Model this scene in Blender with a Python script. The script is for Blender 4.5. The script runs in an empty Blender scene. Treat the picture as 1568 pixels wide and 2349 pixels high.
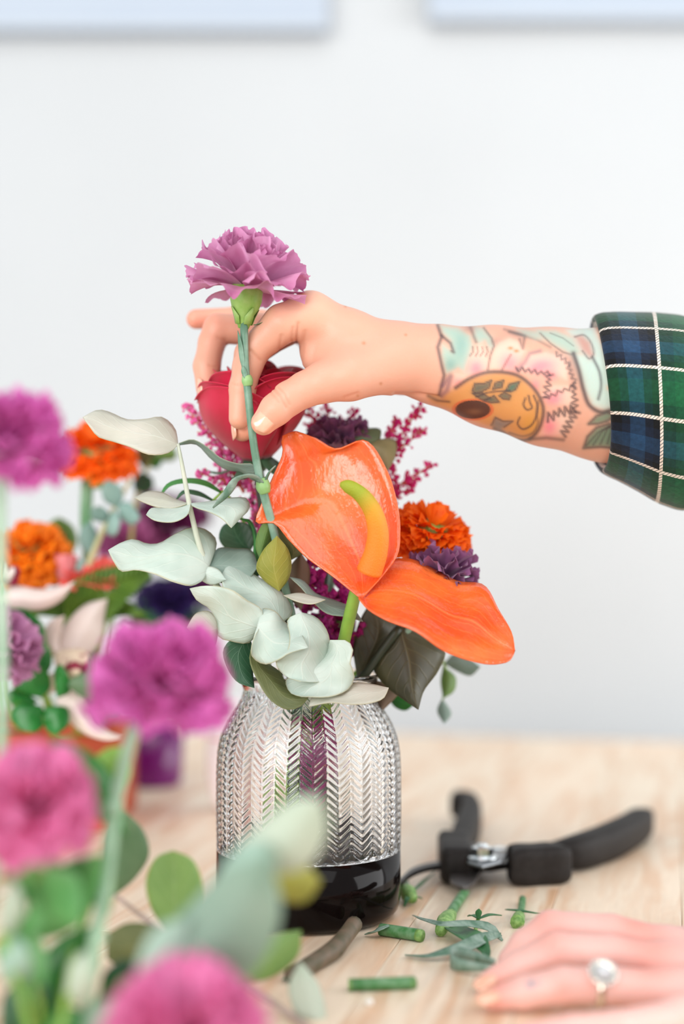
import bpy, bmesh, math, random
import numpy as np
from mathutils import Vector, Matrix, Quaternion

sc = bpy.context.scene
col = sc.collection
rnd = random.Random(7)

# ---------------------------------------------------------------- camera
H = 0.215                      # camera height above the table top (table top is z = 0)
F = 50.0 / 36.0 * 2349.0       # focal length in photo pixels
PITCH = math.atan((1265 - 1174.5) / F)
cd = bpy.data.cameras.new('camera')
cd.sensor_fit = 'VERTICAL'; cd.sensor_height = 36; cd.sensor_width = 24; cd.lens = 50
cd.clip_start = 0.02; cd.clip_end = 30
cam = bpy.data.objects.new('camera', cd); col.objects.link(cam)
cam.location = (0, 0, H); cam.rotation_euler = (math.pi / 2 + PITCH, 0, 0)
cd.dof.use_dof = True; cd.dof.focus_distance = 0.80; cd.dof.aperture_fstop = 2.0
sc.camera = cam

# ---------------------------------------------------------------- world, light, exposure
w = bpy.data.worlds.new('world'); sc.world = w; w.use_nodes = True
bg = w.node_tree.nodes['Background']
bg.inputs[0].default_value = (0.93, 0.97, 1.0, 1); bg.inputs[1].default_value = 0.72

def area(name, loc, target, sx, sy, energy, color=(1, 1, 1)):
    l = bpy.data.lights.new(name, 'AREA'); l.shape = 'RECTANGLE'; l.size = sx; l.size_y = sy
    l.energy = energy; l.color = color
    o = bpy.data.objects.new(name, l); col.objects.link(o); o.location = loc
    o.rotation_euler = (Vector(target) - Vector(loc)).to_track_quat('-Z', 'Y').to_euler()
    return o
area('window_daylight', (-2.0, -2.3, 0.75), (0.3, 1.6, 0.0), 3.2, 1.5, 112, (1.0, 0.985, 0.965))
area('side_fill_light', (2.1, 0.75, 0.55), (0.2, 1.7, 0.0), 1.8, 1.3, 38, (0.985, 0.99, 1.0))  # unseen fill added from the right to even out the low wall
area('high_front_fill_light', (0.1, -1.1, 2.3), (0.05, 1.2, 0.0), 2.8, 1.6, 32, (0.985, 0.99, 1.0))  # added fill, high behind the camera, to balance table and wall brightness
sc.view_settings.view_transform = 'Standard'
sc.view_settings.look = 'None'
sc.view_settings.gamma = 1.0
sc.view_settings.use_curve_mapping = False
sc.view_settings.exposure = 0.04

# ---------------------------------------------------------------- pixel -> place helpers
SP, CP = math.sin(PITCH), math.cos(PITCH)
def P(px, py, y):
    """the point seen at photo pixel (px,py) that stands y metres in front of the camera"""
    u = (px - 784) / F; v = -(py - 1174.5) / F
    dx, dy, dz = u, CP - v * SP, SP + v * CP
    t = y / dy
    return Vector((dx * t, y, H + dz * t))
def T(px, py, z=0.0):
    """the point seen at photo pixel (px,py) that lies at height z (table top 0)"""
    u = (px - 784) / F; v = -(py - 1174.5) / F
    dx, dy, dz = u, CP - v * SP, SP + v * CP
    t = (z - H) / dz
    return Vector((dx * t, dy * t, z))
def S(y):
    return y / F               # metres per photo pixel at distance y

# ---------------------------------------------------------------- materials
MATS = {}
def mat(name, c, c2=None, rough=0.5, scale=40.0, trans=0.0, sss=0.0, bump=0.0, bscale=200.0, metal=0.0,
        spec=0.5, coat=0.0, sheen=0.0, contrast=(0.35, 0.65), stretch=(1, 1, 1), transc=None, sssr=(0.01, 0.004, 0.002), attr=None, veins=None, bdist=0.001):
    m = bpy.data.materials.new(name); m.use_nodes = True
    nt = m.node_tree; b = nt.nodes['Principled BSDF']; out = nt.nodes['Material Output']
    b.inputs['Base Color'].default_value = (*c, 1); b.inputs['Roughness'].default_value = rough
    b.inputs['Metallic'].default_value = metal; b.inputs['Specular IOR Level'].default_value = spec
    b.inputs['Coat Weight'].default_value = coat; b.inputs['Coat Roughness'].default_value = 0.12
    b.inputs['Sheen Weight'].default_value = sheen
    if sss:
        b.inputs['Subsurface Weight'].default_value = sss
        b.inputs['Subsurface Radius'].default_value = sssr
        b.inputs['Subsurface Scale'].default_value = 1.0
    colsock = None
    if attr:
        a = nt.nodes.new('ShaderNodeAttribute'); a.attribute_name = attr; colsock = a.outputs['Color']
    tc = nt.nodes.new('ShaderNodeTexCoord'); mp = nt.nodes.new('ShaderNodeMapping')
    mp.inputs['Scale'].default_value = stretch
    nt.links.new(tc.outputs['Object'], mp.inputs['Vector'])
    if c2 is not None:
        n = nt.nodes.new('ShaderNodeTexNoise'); n.inputs['Scale'].default_value = scale; n.inputs['Detail'].default_value = 4
        nt.links.new(mp.outputs[0], n.inputs['Vector'])
        r = nt.nodes.new('ShaderNodeMapRange'); r.inputs['From Min'].default_value = contrast[0]; r.inputs['From Max'].default_value = contrast[1]
        nt.links.new(n.outputs['Fac'], r.inputs['Value'])
        mx = nt.nodes.new('ShaderNodeMix'); mx.data_type = 'RGBA'
        mx.inputs['A'].default_value = (*c, 1); mx.inputs['B'].default_value = (*c2, 1)
        if colsock: nt.links.new(colsock, mx.inputs['A'])
        nt.links.new(r.outputs[0], mx.inputs['Factor']); colsock = mx.outputs['Result']
    vmask = None
    if veins:
        def mt(op, a, b_=None):
            n_ = nt.nodes.new('ShaderNodeMath'); n_.operation = op
            for k_, x_ in enumerate((a, b_)):
                if x_ is None: continue
                if isinstance(x_, (int, float)): n_.inputs[k_].default_value = x_
                else: nt.links.new(x_, n_.inputs[k_])
            return n_.outputs[0]
        uvn = nt.nodes.new('ShaderNodeUVMap'); sx = nt.nodes.new('ShaderNodeSeparateXYZ'); nt.links.new(uvn.outputs[0], sx.inputs[0])
        side = mt('ABSOLUTE', mt('SUBTRACT', mt('MULTIPLY', sx.outputs[0], 2.0), 1.0))
        nv = nt.nodes.new('ShaderNodeTexNoise'); nv.inputs['Scale'].default_value = 120; nt.links.new(mp.outputs[0], nv.inputs['Vector'])
        tt = mt('ADD', mt('SUBTRACT', mt('MULTIPLY', sx.outputs[1], veins[1]), mt('MULTIPLY', side, 2.4)), mt('MULTIPLY', nv.outputs['Fac'], .5))
        if len(veins) > 3: tt = mt('ADD', mt('MULTIPLY', sx.outputs[0], veins[1]), mt('MULTIPLY', nv.outputs['Fac'], .9))   # veins that run out from the base
        li = mt('ABSOLUTE', mt('SUBTRACT', mt('FRACT', tt), 0.5))
        v1 = mt('MULTIPLY', mt('SUBTRACT', 1.0, mt('MINIMUM', mt('DIVIDE', li, .10), 1.0)), .55)
        v2 = mt('SUBTRACT', 1.0, mt('MINIMUM', mt('DIVIDE', side, .05), 1.0))
        vmask = mt('MAXIMUM', v1, v2)
        mv = nt.nodes.new('ShaderNodeMix'); mv.data_type = 'RGBA'; mv.inputs['A'].default_value = (*c, 1); mv.inputs['B'].default_value = (*veins[0], 1)
        if colsock: nt.links.new(colsock, mv.inputs['A'])
        nt.links.new(mt('MULTIPLY', vmask, .6), mv.inputs['Factor']); colsock = mv.outputs['Result']
        # thin warm margin
        mg_ = nt.nodes.new('ShaderNodeMix'); mg_.data_type = 'RGBA'; mg_.inputs['B'].default_value = (*veins[2], 1)
        nt.links.new(colsock, mg_.inputs['A']); nt.links.new(mt('MULTIPLY', mt('GREATER_THAN', side, .955), .6), mg_.inputs['Factor']); colsock = mg_.outputs['Result']
    if colsock: nt.links.new(colsock, b.inputs['Base Color'])
    if vmask is not None and not bump:
        bq = nt.nodes.new('ShaderNodeBump'); bq.inputs['Strength'].default_value = .35; bq.inputs['Distance'].default_value = 0.0006
        nt.links.new(vmask, bq.inputs['Height']); nt.links.new(bq.outputs[0], b.inputs['Normal'])
    if bump:
        n2 = nt.nodes.new('ShaderNodeTexNoise'); n2.inputs['Scale'].default_value = bscale; n2.inputs['Detail'].default_value = 3
        nt.links.new(mp.outputs[0], n2.inputs['Vector'])
        bp = nt.nodes.new('ShaderNodeBump'); bp.inputs['Strength'].default_value = bump; bp.inputs['Distance'].default_value = bdist
        nt.links.new(n2.outputs['Fac'], bp.inputs['Height']); nt.links.new(bp.outputs[0], b.inputs['Normal'])
    if trans:
        t = nt.nodes.new('ShaderNodeBsdfTranslucent')
        if transc: t.inputs['Color'].default_value = (*transc, 1)
        elif colsock: nt.links.new(colsock, t.inputs['Color'])
        else: t.inputs['Color'].default_value = (*c, 1)
        ms = nt.nodes.new('ShaderNodeMixShader'); ms.inputs[0].default_value = trans
        nt.links.new(b.outputs[0], ms.inputs[1]); nt.links.new(t.outputs[0], ms.inputs[2])
        nt.links.new(ms.outputs[0], out.inputs['Surface'])
    MATS[name] = m
    return m

def srgb(r, g, b):
    f = lambda x: ((x / 255 + 0.055) / 1.055) ** 2.4 if x > 10 else x / 255 / 12.92
    return (f(r), f(g), f(b))

# ---------------------------------------------------------------- object helpers
def me_from(name, verts, faces, smooth=True):
    me = bpy.data.meshes.new(name)
    me.from_pydata([tuple(v) for v in verts], [], [tuple(f) for f in faces])
    if smooth: me.polygons.foreach_set('use_smooth', [True] * len(me.polygons))
    me.update()
    return me
def add(name, me, m=None, parent=None):
    o = bpy.data.objects.new(name, me); col.objects.link(o)
    if m is not None and me is not None and not me.materials: me.materials.append(m)
    if parent is not None: o.parent = parent
    return o
def empty(name, loc, label=None, cat=None, group=None):
    o = bpy.data.objects.new(name, None); col.objects.link(o); o.location = loc; o.empty_display_size = 0.02
    if label: tag(o, label, cat, group)
    return o
def tag(o, label, cat, group=None):
    o['label'] = label; o['category'] = cat
    if group: o['group'] = group
    return o
def addw(name, me, m, parent):
    """child built in world coordinates"""
    o = add(name, me, m, parent)
    if parent is not None:
        p = parent; M = Matrix.Identity(4)
        while p is not None:
            M = p.matrix_parent_inverse @ p.matrix_basis @ M; p = p.parent
        o.matrix_parent_inverse = M.inverted()
    return o
def struct(o):
    o['kind'] = 'structure'; return o

def cr(pts, n):
    """Catmull-Rom through pts (any dimension), n samples, chord-length spaced"""
    p = np.array([tuple(q) for q in pts], float)
    if len(p) == 2: 
        t = np.linspace(0, 1, n)[:, None]; return p[0] * (1 - t) + p[1] * t
    d = np.maximum(np.linalg.norm(np.diff(p, axis=0), axis=1), 1e-9); s = np.concatenate([[0], np.cumsum(d)]); 
    m = np.zeros_like(p)
    m[1:-1] = ((p[1:-1] - p[:-2]) / d[:-1, None] * d[1:, None] + (p[2:] - p[1:-1]) / d[1:, None] * d[:-1, None]) / (d[:-1] + d[1:])[:, None]
    m[0] = (p[1] - p[0]) / d[0]; m[-1] = (p[-1] - p[-2]) / d[-1]
    q = np.linspace(0, s[-1], n); i = np.clip(np.searchsorted(s, q, side='right') - 1, 0, len(d) - 1)
    h = d[i]; t = ((q - s[i]) / h)[:, None]; h = h[:, None]
    return ((2*t**3-3*t**2+1)*p[i] + (t**3-2*t**2+t)*h*m[i] + (-2*t**3+3*t**2)*p[i+1] + (t**3-t**2)*h*m[i+1])

def tube_geo(pts, rad, n=24, seg=10, smooth=True, flat=1.0):
    """swept tube; pts list of 3D, rad number or list; returns verts, faces (capped)"""
    pr = [tuple(p) + ((r,) if True else ()) for p, r in zip(pts, rad if hasattr(rad, '__len__') else [rad] * len(pts))]
    q = cr(pr, n) if smooth else np.array(pr)
    n = len(q)
    V, Fc = [], []
    t0 = None; nx = None
    for i in range(n):
        c = Vector(q[i][:3]); a = Vector(q[max(i-1, 0)][:3]); b = Vector(q[min(i+1, n-1)][:3])
        t = (b - a).normalized()
        if nx is None:
            nx = t.orthogonal().normalized()
        else:
            nx = (nx - t * nx.dot(t))
            nx = nx.normalized() if nx.length > 1e-6 else t.orthogonal().normalized()
        ny = t.cross(nx)
        for k in range(seg):
            an = 2 * math.pi * k / seg
            V.append(c + (nx * math.cos(an) * flat + ny * math.sin(an)) * max(q[i][3], 1e-5))
    for i in range(n - 1):
        for k in range(seg):
            k2 = (k + 1) % seg
            Fc.append((i*seg+k, i*seg+k2, (i+1)*seg+k2, (i+1)*seg+k))
    Fc.append(tuple(range(seg - 1, -1, -1))); Fc.append(tuple((n-1)*seg + k for k in range(seg)))
    return V, Fc
def tube(name, pts, rad, m, parent=None, n=24, seg=10, smooth=True, flat=1.0):
    V, Fc = tube_geo(pts, rad, n, seg, smooth, flat)
    return addw(name, me_from(name, V, Fc), m, parent)

def grid_faces(nu, nv, off=0, closeu=False):
    Fc = []
    for j in range(nv - 1):
        for i in range(nu - (0 if closeu else 1)):
            i2 = (i + 1) % nu
            Fc.append((off + j*nu+i, off + j*nu+i2, off + (j+1)*nu+i2, off + (j+1)*nu+i))
    return Fc
def lathe_geo(prof, n=48, z0=0.0):
    V = []; 
    for r, z in prof:
        for k in range(n):
            a = 2*math.pi*k/n; V.append((r*math.cos(a), r*math.sin(a), z + z0))
    return V, grid_faces(n, len(prof), 0, True)

def solid(o, t=0.0004):
    m = o.modifiers.new('thickness', 'SOLIDIFY'); m.thickness = t; m.offset = 0
    return o

def leafpx(name, parent, m, L, R, d0, d1, dl=0.004, dr=0.004, wave=0.0, wf=2.0, ph=0.0, n=18, k=9, mid=0.0, thick=0.0004, sag=0.0):
    """leaf from its two edges (photo pixels, base -> tip). d0,d1: distance of base / tip from the camera;
    dl,dr: how far the left / right edge folds away from the camera; wave: edge ripple."""
    l = cr(L, n); r = cr(R, n)
    V = []
    for j in range(n):
        v = j / (n - 1)
        env = math.sin(math.pi * min(max(v, 0.0), 1.0)) ** 0.6 if 0 < v < 1 else 0.0
        for i in range(k):
            u = i / (k - 1); e = abs(2*u-1) ** 1.3
            px, py = l[j] * (1-u) + r[j] * u
            d = d0 + (d1 - d0) * v + sag * math.sin(math.pi * v)
            d += (dl if u < .5 else dr) * e * env + mid * (1-e) * env
            d += wave * e * env * math.sin(wf * 2*math.pi * v + ph + (0 if u < .5 else 2.1))
            V.append(P(px, py, d))
    me = me_from(name, V, grid_faces(k, n)); uvl = me.uv_layers.new(name='UVMap')
    for lp in me.loops: uvl.data[lp.index].uv = ((lp.vertex_index % k) / (k - 1), (lp.vertex_index // k) / (n - 1))
    o = addw(name, me, m, parent)
    return solid(o, thick)
# ================================================================ the room
def noise_mat_wall():
    m = mat('wall_paint', srgb(193, 196, 198), srgb(190, 193, 195), rough=0.9, scale=3.0, bump=0.05, bscale=300)
    return m
wallm = noise_mat_wall()
def box_geo(x0, x1, y0, y1, z0, z1):
    V = [(x, y, z) for z in (z0, z1) for y in (y0, y1) for x in (x0, x1)]
    Fc = [(0,2,3,1),(4,5,7,6),(0,1,5,4),(2,6,7,3),(0,4,6,2),(1,3,7,5)]
    return V, Fc
def box(name, x0, x1, y0, y1, z0, z1, m, parent=None, bev=0.0, world=True):
    bm = bmesh.new(); V, Fc = box_geo(x0, x1, y0, y1, z0, z1)
    vs = [bm.verts.new(v) for v in V]
    for f in Fc: bm.faces.new([vs[i] for i in f])
    if bev: bmesh.ops.bevel(bm, geom=bm.edges[:], offset=bev, segments=2, affect='EDGES', profile=0.5)
    bmesh.ops.recalc_face_normals(bm, faces=bm.faces[:])
    me = bpy.data.meshes.new(name); bm.to_mesh(me); bm.free()
    return addw(name, me, m, parent) if world else add(name, me, m, parent)

# ---- the wall; the table in front of it is turned 13 degrees
TR = math.radians(-13.3)
TC = Vector((0.05, 0.80, 0.0)); RT = Matrix.Rotation(TR, 3, 'Z')
y_far = (RT.inverted() @ (T(1230, 1692) - TC)).y
X0T = -0.472                                        # left end of the table top in its own frame
YW = (TC + RT @ Vector((X0T, y_far, 0))).y + 0.005   # the table's far corner touches the wall
struct(box('wall_back', -2.6, 2.6, YW, YW + 0.1, -0.76, 2.4, wallm))
floorm = mat('floor_vinyl', srgb(226, 222, 216), srgb(214, 210, 204), rough=0.6, scale=8)
struct(box('floor', -2.6, 2.6, -2.2, YW, -0.86, -0.76, floorm))
bbm = mat('baseboard_paint', srgb(240, 240, 240), rough=0.5)
struct(box('baseboard_back', -2.6, 2.6, YW - 0.014, YW, -0.76, -0.66, bbm, bev=0.003))

# pale boards on the wall above (their lower edges show along the top of the picture)
board_m = mat('board_grey', srgb(176, 186, 198), srgb(172, 182, 195), rough=0.6, scale=6)
edge_m = mat('board_edge', srgb(180, 189, 199), rough=0.5)
def wall_board(px0, px1, py, label, ht=0.5):
    a = P(px0, py, YW - 0.03); b = P(px1, py, YW - 0.03)
    root = empty('wall_board', ((a.x + b.x) / 2, YW - 0.02, a.z), label, 'board', 'pale boards on the white wall')
    box('board_panel', a.x, b.x, YW - 0.026, YW - 0.0005, a.z, a.z + ht, board_m, root, 0.003)
    box('board_lip', a.x, b.x, YW - 0.032, YW - 0.026, a.z, a.z + 0.010, edge_m, root, 0.002)
    return root
wall_board(-420, 752, 66, 'long pale grey-blue wall board with lower bottom edge')
wall_board(985, 2100, 44, 'long pale grey-blue wall board with higher bottom edge')

# ---- butcher-block table, turned 13 degrees
tab = empty('worktable', TC, 'pale butcher-block wooden worktable under the vases', 'table')
tab.rotation_euler = (0, 0, TR)
def wood(name, ca, cb, cc):
    m = bpy.data.materials.new(name); m.use_nodes = True; nt = m.node_tree; b = nt.nodes['Principled BSDF']
    tc = nt.nodes.new('ShaderNodeTexCoord'); mp = nt.nodes.new('ShaderNodeMapping'); oi = nt.nodes.new('ShaderNodeObjectInfo')
    mp.inputs['Scale'].default_value = (9, 0.9, 9)
    ad = nt.nodes.new('ShaderNodeVectorMath'); ad.operation = 'ADD'
    sc_ = nt.nodes.new('ShaderNodeVectorMath'); sc_.operation = 'SCALE'; sc_.inputs['Scale'].default_value = 37.0
    cmb = nt.nodes.new('ShaderNodeCombineXYZ')
    for k in range(3): nt.links.new(oi.outputs['Random'], cmb.inputs[k])
    nt.links.new(cmb.outputs[0], sc_.inputs[0])
    nt.links.new(tc.outputs['Object'], mp.inputs[0]); nt.links.new(mp.outputs[0], ad.inputs[0]); nt.links.new(sc_.outputs[0], ad.inputs[1])
    n = nt.nodes.new('ShaderNodeTexNoise'); n.inputs['Scale'].default_value = 6; n.inputs['Detail'].default_value = 6; n.inputs['Distortion'].default_value = 1.2
    nt.links.new(ad.outputs[0], n.inputs['Vector'])
    n2 = nt.nodes.new('ShaderNodeTexNoise'); n2.inputs['Scale'].default_value = 40; n2.inputs['Detail'].default_value = 3
    nt.links.new(ad.outputs[0], n2.inputs['Vector'])
    rp = nt.nodes.new('ShaderNodeValToRGB')
    rp.color_ramp.elements[0].position = 0.34; rp.color_ramp.elements[0].color = (*cb, 1)
    rp.color_ramp.elements[1].position = 0.57; rp.color_ramp.elements[1].color = (*ca, 1)
    nt.links.new(n.outputs['Fac'], rp.inputs['Fac'])
    mx = nt.nodes.new('ShaderNodeMix'); mx.data_type = 'RGBA'; mx.blend_type = 'MULTIPLY'; mx.inputs['Factor'].default_value = 0.25
    nt.links.new(rp.outputs[0], mx.inputs['A']); nt.links.new(n2.outputs['Fac'], mx.inputs['B'])
    # each stave has its own tone
    mr = nt.nodes.new('ShaderNodeMapRange'); mr.inputs['To Min'].default_value = 0.0; mr.inputs['To Max'].default_value = 0.55
    nt.links.new(oi.outputs['Random'], mr.inputs['Value'])
    m2 = nt.nodes.new('ShaderNodeMix'); m2.data_type = 'RGBA'; m2.inputs['B'].default_value = (*cc, 1)
    nt.links.new(mr.outputs[0], m2.inputs['Factor']); nt.links.new(mx.outputs['Result'], m2.inputs['A'])
    nt.links.new(m2.outputs['Result'], b.inputs['Base Color'])
    b.inputs['Roughness'].default_value = 0.38; b.inputs['Specular IOR Level'].default_value = 0.45
    bp = nt.nodes.new('ShaderNodeBump'); bp.inputs['Strength'].default_value = 0.06; bp.inputs['Distance'].default_value = 0.001
    nt.links.new(n2.outputs['Fac'], bp.inputs['Height']); nt.links.new(bp.outputs[0], b.inputs['Normal'])
    return m
woodm = wood('maple', srgb(255, 236, 210), srgb(234, 188, 148), srgb(250, 222, 194))
x, k = X0T, 0
cache = {}
while x < 0.95:
    wd = 0.076
    y = -0.95
    first = True
    while y < y_far - 0.001:
        ln = rnd.uniform(0.28, 0.62)
        if first: ln *= rnd.uniform(0.4, 1); first = False
        y1 = y + ln
        if y1 > y_far - 0.1: y1 = y_far
        key = (round(wd, 4), round((y1 - y) / 0.02))
        L_ = key[1] * 0.02
        if y + L_ > y_far or y1 == y_far: L_ = y_far - y; key = None
        if key in cache and key: me = cache[key]
        else:
            bm = bmesh.new(); V, Fc = box_geo(0, wd - 0.0003, 0, L_ - 0.0003, -0.034, 0)
            vs = [bm.verts.new(v) for v in V]
            for f in Fc: bm.faces.new([vs[i] for i in f])
            bmesh.ops.bevel(bm, geom=bm.edges[:], offset=0.0004, segments=1, affect='EDGES')
            me = bpy.data.meshes.new('plank'); bm.to_mesh(me); bm.free(); me.materials.append(woodm)
            if key: cache[key] = me
        o = add('plank', me, None, tab); o.location = (x, y, 0)
        y += L_; k += 1
    x += wd
legm = mat('table_frame_steel', srgb(60, 60, 62), rough=0.5)
box('apron', -0.42, 0.88, -0.88, y_far - 0.07, -0.085, -0.0345, legm, tab, 0.003, world=False)
for lx in (-0.40, 0.79):
    for ly in (-0.86, y_far - 0.14):
        box('leg', lx, lx + 0.06, ly, ly + 0.06, -0.76, -0.085, legm, tab, 0.003, world=False)
# ================================================================ glass vase
VX, VY = (708 - 784) / F * 0.85, 0.85
vase = empty('glass_vase', (VX, VY, 0), 'clear pressed-glass vase with herringbone relief and black base holding the bouquet', 'vase')
zb = 0.0395
def rz(z):
    zs = [0.0395, 0.06, 0.085, 0.097, 0.105, 0.113, 0.120, 0.126, 0.131, 0.136, 0.141]
    rs = [0.0545, 0.0549, 0.0549, 0.0543, 0.0528, 0.0498, 0.0455, 0.0412, 0.0390, 0.0395, 0.0425]
    return float(np.interp(z, zs, rs))
zz = np.linspace(zb, 0.141, 230); rr = np.array([rz(z) for z in zz])
ker = np.ones(11) / 11; rr = np.convolve(np.pad(rr, 5, mode='edge'), ker, 'valid')
NS = 46; PS = 8; NT = NS * PS
th = np.arange(NT) / NT * 2 * math.pi
st = np.arange(NT) // PS; fr = (np.arange(NT) % PS) / PS
sgn = np.where(st % 2 == 0, 1.0, -1.0)
V = []
pitch = 0.0042; stw = 2 * math.pi * 0.0549 / NS
ac = np.cumsum(np.concatenate([[0], np.hypot(np.diff(zz), np.diff(rr))]))
for z, r, s in zip(zz, rr, ac):
    fade = min(1.0, max(0.0, (z - zb) / 0.002)) * min(1.0, max(0.0, (0.1335 - z) / 0.004))
    p = (s + sgn * (fr - 0.5) * stw * 0.85 * (1 - 2 * 0)) / pitch
    h = np.abs(np.sin(math.pi * p)) ** 0.7 * (0.25 + 0.75 * np.abs(np.sin(math.pi * fr)) ** 0.45)
    R = r - 0.0010 * fade + 0.0011 * fade * h
    V += [(R[k] * math.cos(th[k]), R[k] * math.sin(th[k]), z) for k in range(NT)]
Fc = grid_faces(NT, len(zz), 0, True)
# rounded lip and inner wall
inner = [(0.0425, 0.1421), (0.0418, 0.1427), (0.0408, 0.1424), (0.0400, 0.1412)]
for z in np.linspace(0.138, zb + 0.002, 26): inner.append((rz(z) - 0.0031, z))
inner.append((0.0505, zb + 0.0006)); inner.append((0.0506, zb))
off = len(V); base_row = len(zz) - 1
for r, z in inner:
    V += [(r * math.cos(a), r * math.sin(a), z) for a in th]
nr = len(zz) + len(inner)
Fc = grid_faces(NT, nr, 0, True)
for i in range(NT):
    i2 = (i + 1) % NT
    Fc.append(((nr-1)*NT + i, (nr-1)*NT + i2, i2, i))
glass = bpy.data.materials.new('clear_glass'); glass.use_nodes = True
b = glass.node_tree.nodes['Principled BSDF']
b.inputs['Base Color'].default_value = (0.985, 0.99, 0.99, 1); b.inputs['Roughness'].default_value = 0.0
b.inputs['Transmission Weight'].default_value = 1.0; b.inputs['IOR'].default_value = 1.48
me = me_from('glass_body', V, Fc); me.materials.append(glass)
gb = add('glass_body', me, None, vase)
blackm = mat('black_glass', srgb(9, 6, 6), srgb(16, 10, 9), rough=0.08, scale=20, spec=0.12)
prof = [(0.0001, 0.0), (0.030, 0.0), (0.045, 0.0004), (0.0505, 0.002), (0.0530, 0.005), (0.0543, 0.010), (0.0546, 0.02), (0.0545, zb - 0.0002), (0.0535, zb - 0.0001), (0.049, zb - 0.0001), (0.0488, zb - 0.002), (0.0001, zb - 0.002)]
V, Fc = lathe_geo(prof, 96)
add('dark_base', me_from('dark_base', V, Fc), blackm, vase)

# ================================================================ pruning shears
def plate(name, poly, z0, z1, m, parent, bev=0.0008, smoothn=0):
    pts = [T(px, py, z0) for px, py in poly]
    if smoothn:
        q = cr([tuple(p) for p in pts] + [tuple(pts[0])], smoothn)[:-1]; pts = [Vector(p) for p in q]
    bm = bmesh.new()
    lo = [bm.verts.new((p.x, p.y, z0)) for p in pts]; hi = [bm.verts.new((p.x, p.y, z1)) for p in pts]
    n = len(pts)
    bm.faces.new(lo[::-1]); bm.faces.new(hi)
    for i in range(n): bm.faces.new((lo[i], lo[(i+1) % n], hi[(i+1) % n], hi[i]))
    bmesh.ops.recalc_face_normals(bm, faces=bm.faces[:])
    if bev: bmesh.ops.bevel(bm, geom=bm.edges[:], offset=bev, segments=2, affect='EDGES', profile=0.5)
    me = bpy.data.meshes.new(name); bm.to_mesh(me); bm.free()
    return addw(name, me, m, parent)
rubber = mat('black_grip_plastic', srgb(34, 30, 28), srgb(41, 37, 35), rough=0.6, spec=0.22, scale=300, bump=0.15, bscale=900)
blued = mat('blade_coated_steel', srgb(92, 88, 86), srgb(76, 72, 70), rough=0.42, metal=0.35, scale=60)
darksteel = mat('dark_steel', srgb(50, 47, 46), rough=0.35, metal=0.5)
chrome = mat('chrome', srgb(225, 230, 232), rough=0.15, metal=1.0)
pv = T(1108, 1975, 0.012)
sh = empty('pruning_shears', (pv.x, pv.y, 0), 'open black pruning shears with chrome pivot nut lying on the table', 'shears')
# grip with square shoulder block, and its curved handle
def sweep(name, pts, wh, m, parent, n=28, seg=16, power=4.0):
    """sweep a rounded-rectangle section; pts 3D, wh list of (half width across, half height)"""
    q = cr([tuple(p) + tuple(a) for p, a in zip(pts, wh)], n)
    V = []
    for i in range(n):
        c = Vector(q[i][:3]); t = (Vector(q[min(i+1, n-1)][:3]) - Vector(q[max(i-1, 0)][:3])).normalized()
        sx = t.cross(Vector((0, 0, 1))).normalized(); sz = sx.cross(t)
        for k in range(seg):
            a = 2*math.pi*(k + .5)/seg; ca, sa = math.cos(a), math.sin(a)
            f = (abs(ca)**power + abs(sa)**power) ** (-1/power)
            V.append(c + sx * (f*ca*q[i][3]) + sz * (f*sa*q[i][4]))
    Fc = grid_faces(seg, n, 0, True)
    Fc.append(tuple(range(seg - 1, -1, -1))); Fc.append(tuple((n-1)*seg + k for k in range(seg)))
    o = addw(name, me_from(name, V, Fc), m, parent)
    return o
A = lambda px, py, z: T(px, py, z)
g1 = sweep('grip_shoulder', [A(1172, 1985, .0125), A(1175, 1985, .0125), A(1182, 1984.5, .0125), A(1230, 1981.5, .0125), A(1278, 1978.5, .0125), A(1288, 1977.5, .0125), A(1292, 1977, .0125)],
           [(.0085, .0092), (.0108, .0112), (.0114, .0118), (.0114, .0120), (.0114, .0118), (.0106, .0110), (.0085, .0092)], rubber, sh, n=40, seg=24, power=9)
g2 = sweep('grip', [A(1240, 1960, .0125), A(1300, 1958, .0125), A(1370, 1940, .0125), A(1440, 1908, .013), A(1474, 1885, .013), A(1486, 1874, .013)],
           [(.005, .006), (.0085, .0100), (.0100, .0115), (.0100, .0115), (.0080, .0105), (.0045, .006)], rubber, sh, n=36)
# rear handle: shoulder block and hooked grip going away
g3 = sweep('grip_shoulder', [A(1048, 1990, .013), A(1047.5, 1987, .013), A(1046, 1980, .013), A(1043, 1962, .013), A(1040, 1944, .013), A(1039, 1938, .013)],
           [(.008, .008), (.0100, .0110), (.0106, .0120), (.0106, .0122), (.0104, .0118), (.008, .009)], rubber, sh, n=36, seg=24, power=8)
g4 = sweep('grip', [A(1052, 1962, .013), A(1066, 1915, .013), A(1078, 1882, .013), A(1080, 1862, .0135), A(1070, 1848, .0135), A(1054, 1843, .0135), A(1046, 1852, .0135)],
           [(.0065, .010), (.0085, .0115), (.0085, .0115), (.0075, .0115), (.0070, .0112), (.0068, .0108), (.005, .008)], rubber, sh, n=40)
plate('tang', [(1060, 1962), (1180, 1968), (1182, 1992), (1120, 2002), (1052, 1985)], 0.008, 0.0125, darksteel, sh)
plate('tang', [(1052, 1955), (1092, 1945), (1150, 1965), (1150, 1982), (1092, 1992), (1046, 1975)], 0.0128, 0.0168, darksteel, sh)
plate('blade', [(1130, 1985), (1100, 2012), (1084, 2036), (1062, 2046), (1044, 2040), (1032, 2020), (1042, 2004), (1066, 1990), (1098, 1975)], 0.0055, 0.0088, blued, sh, smoothn=34)
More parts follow.
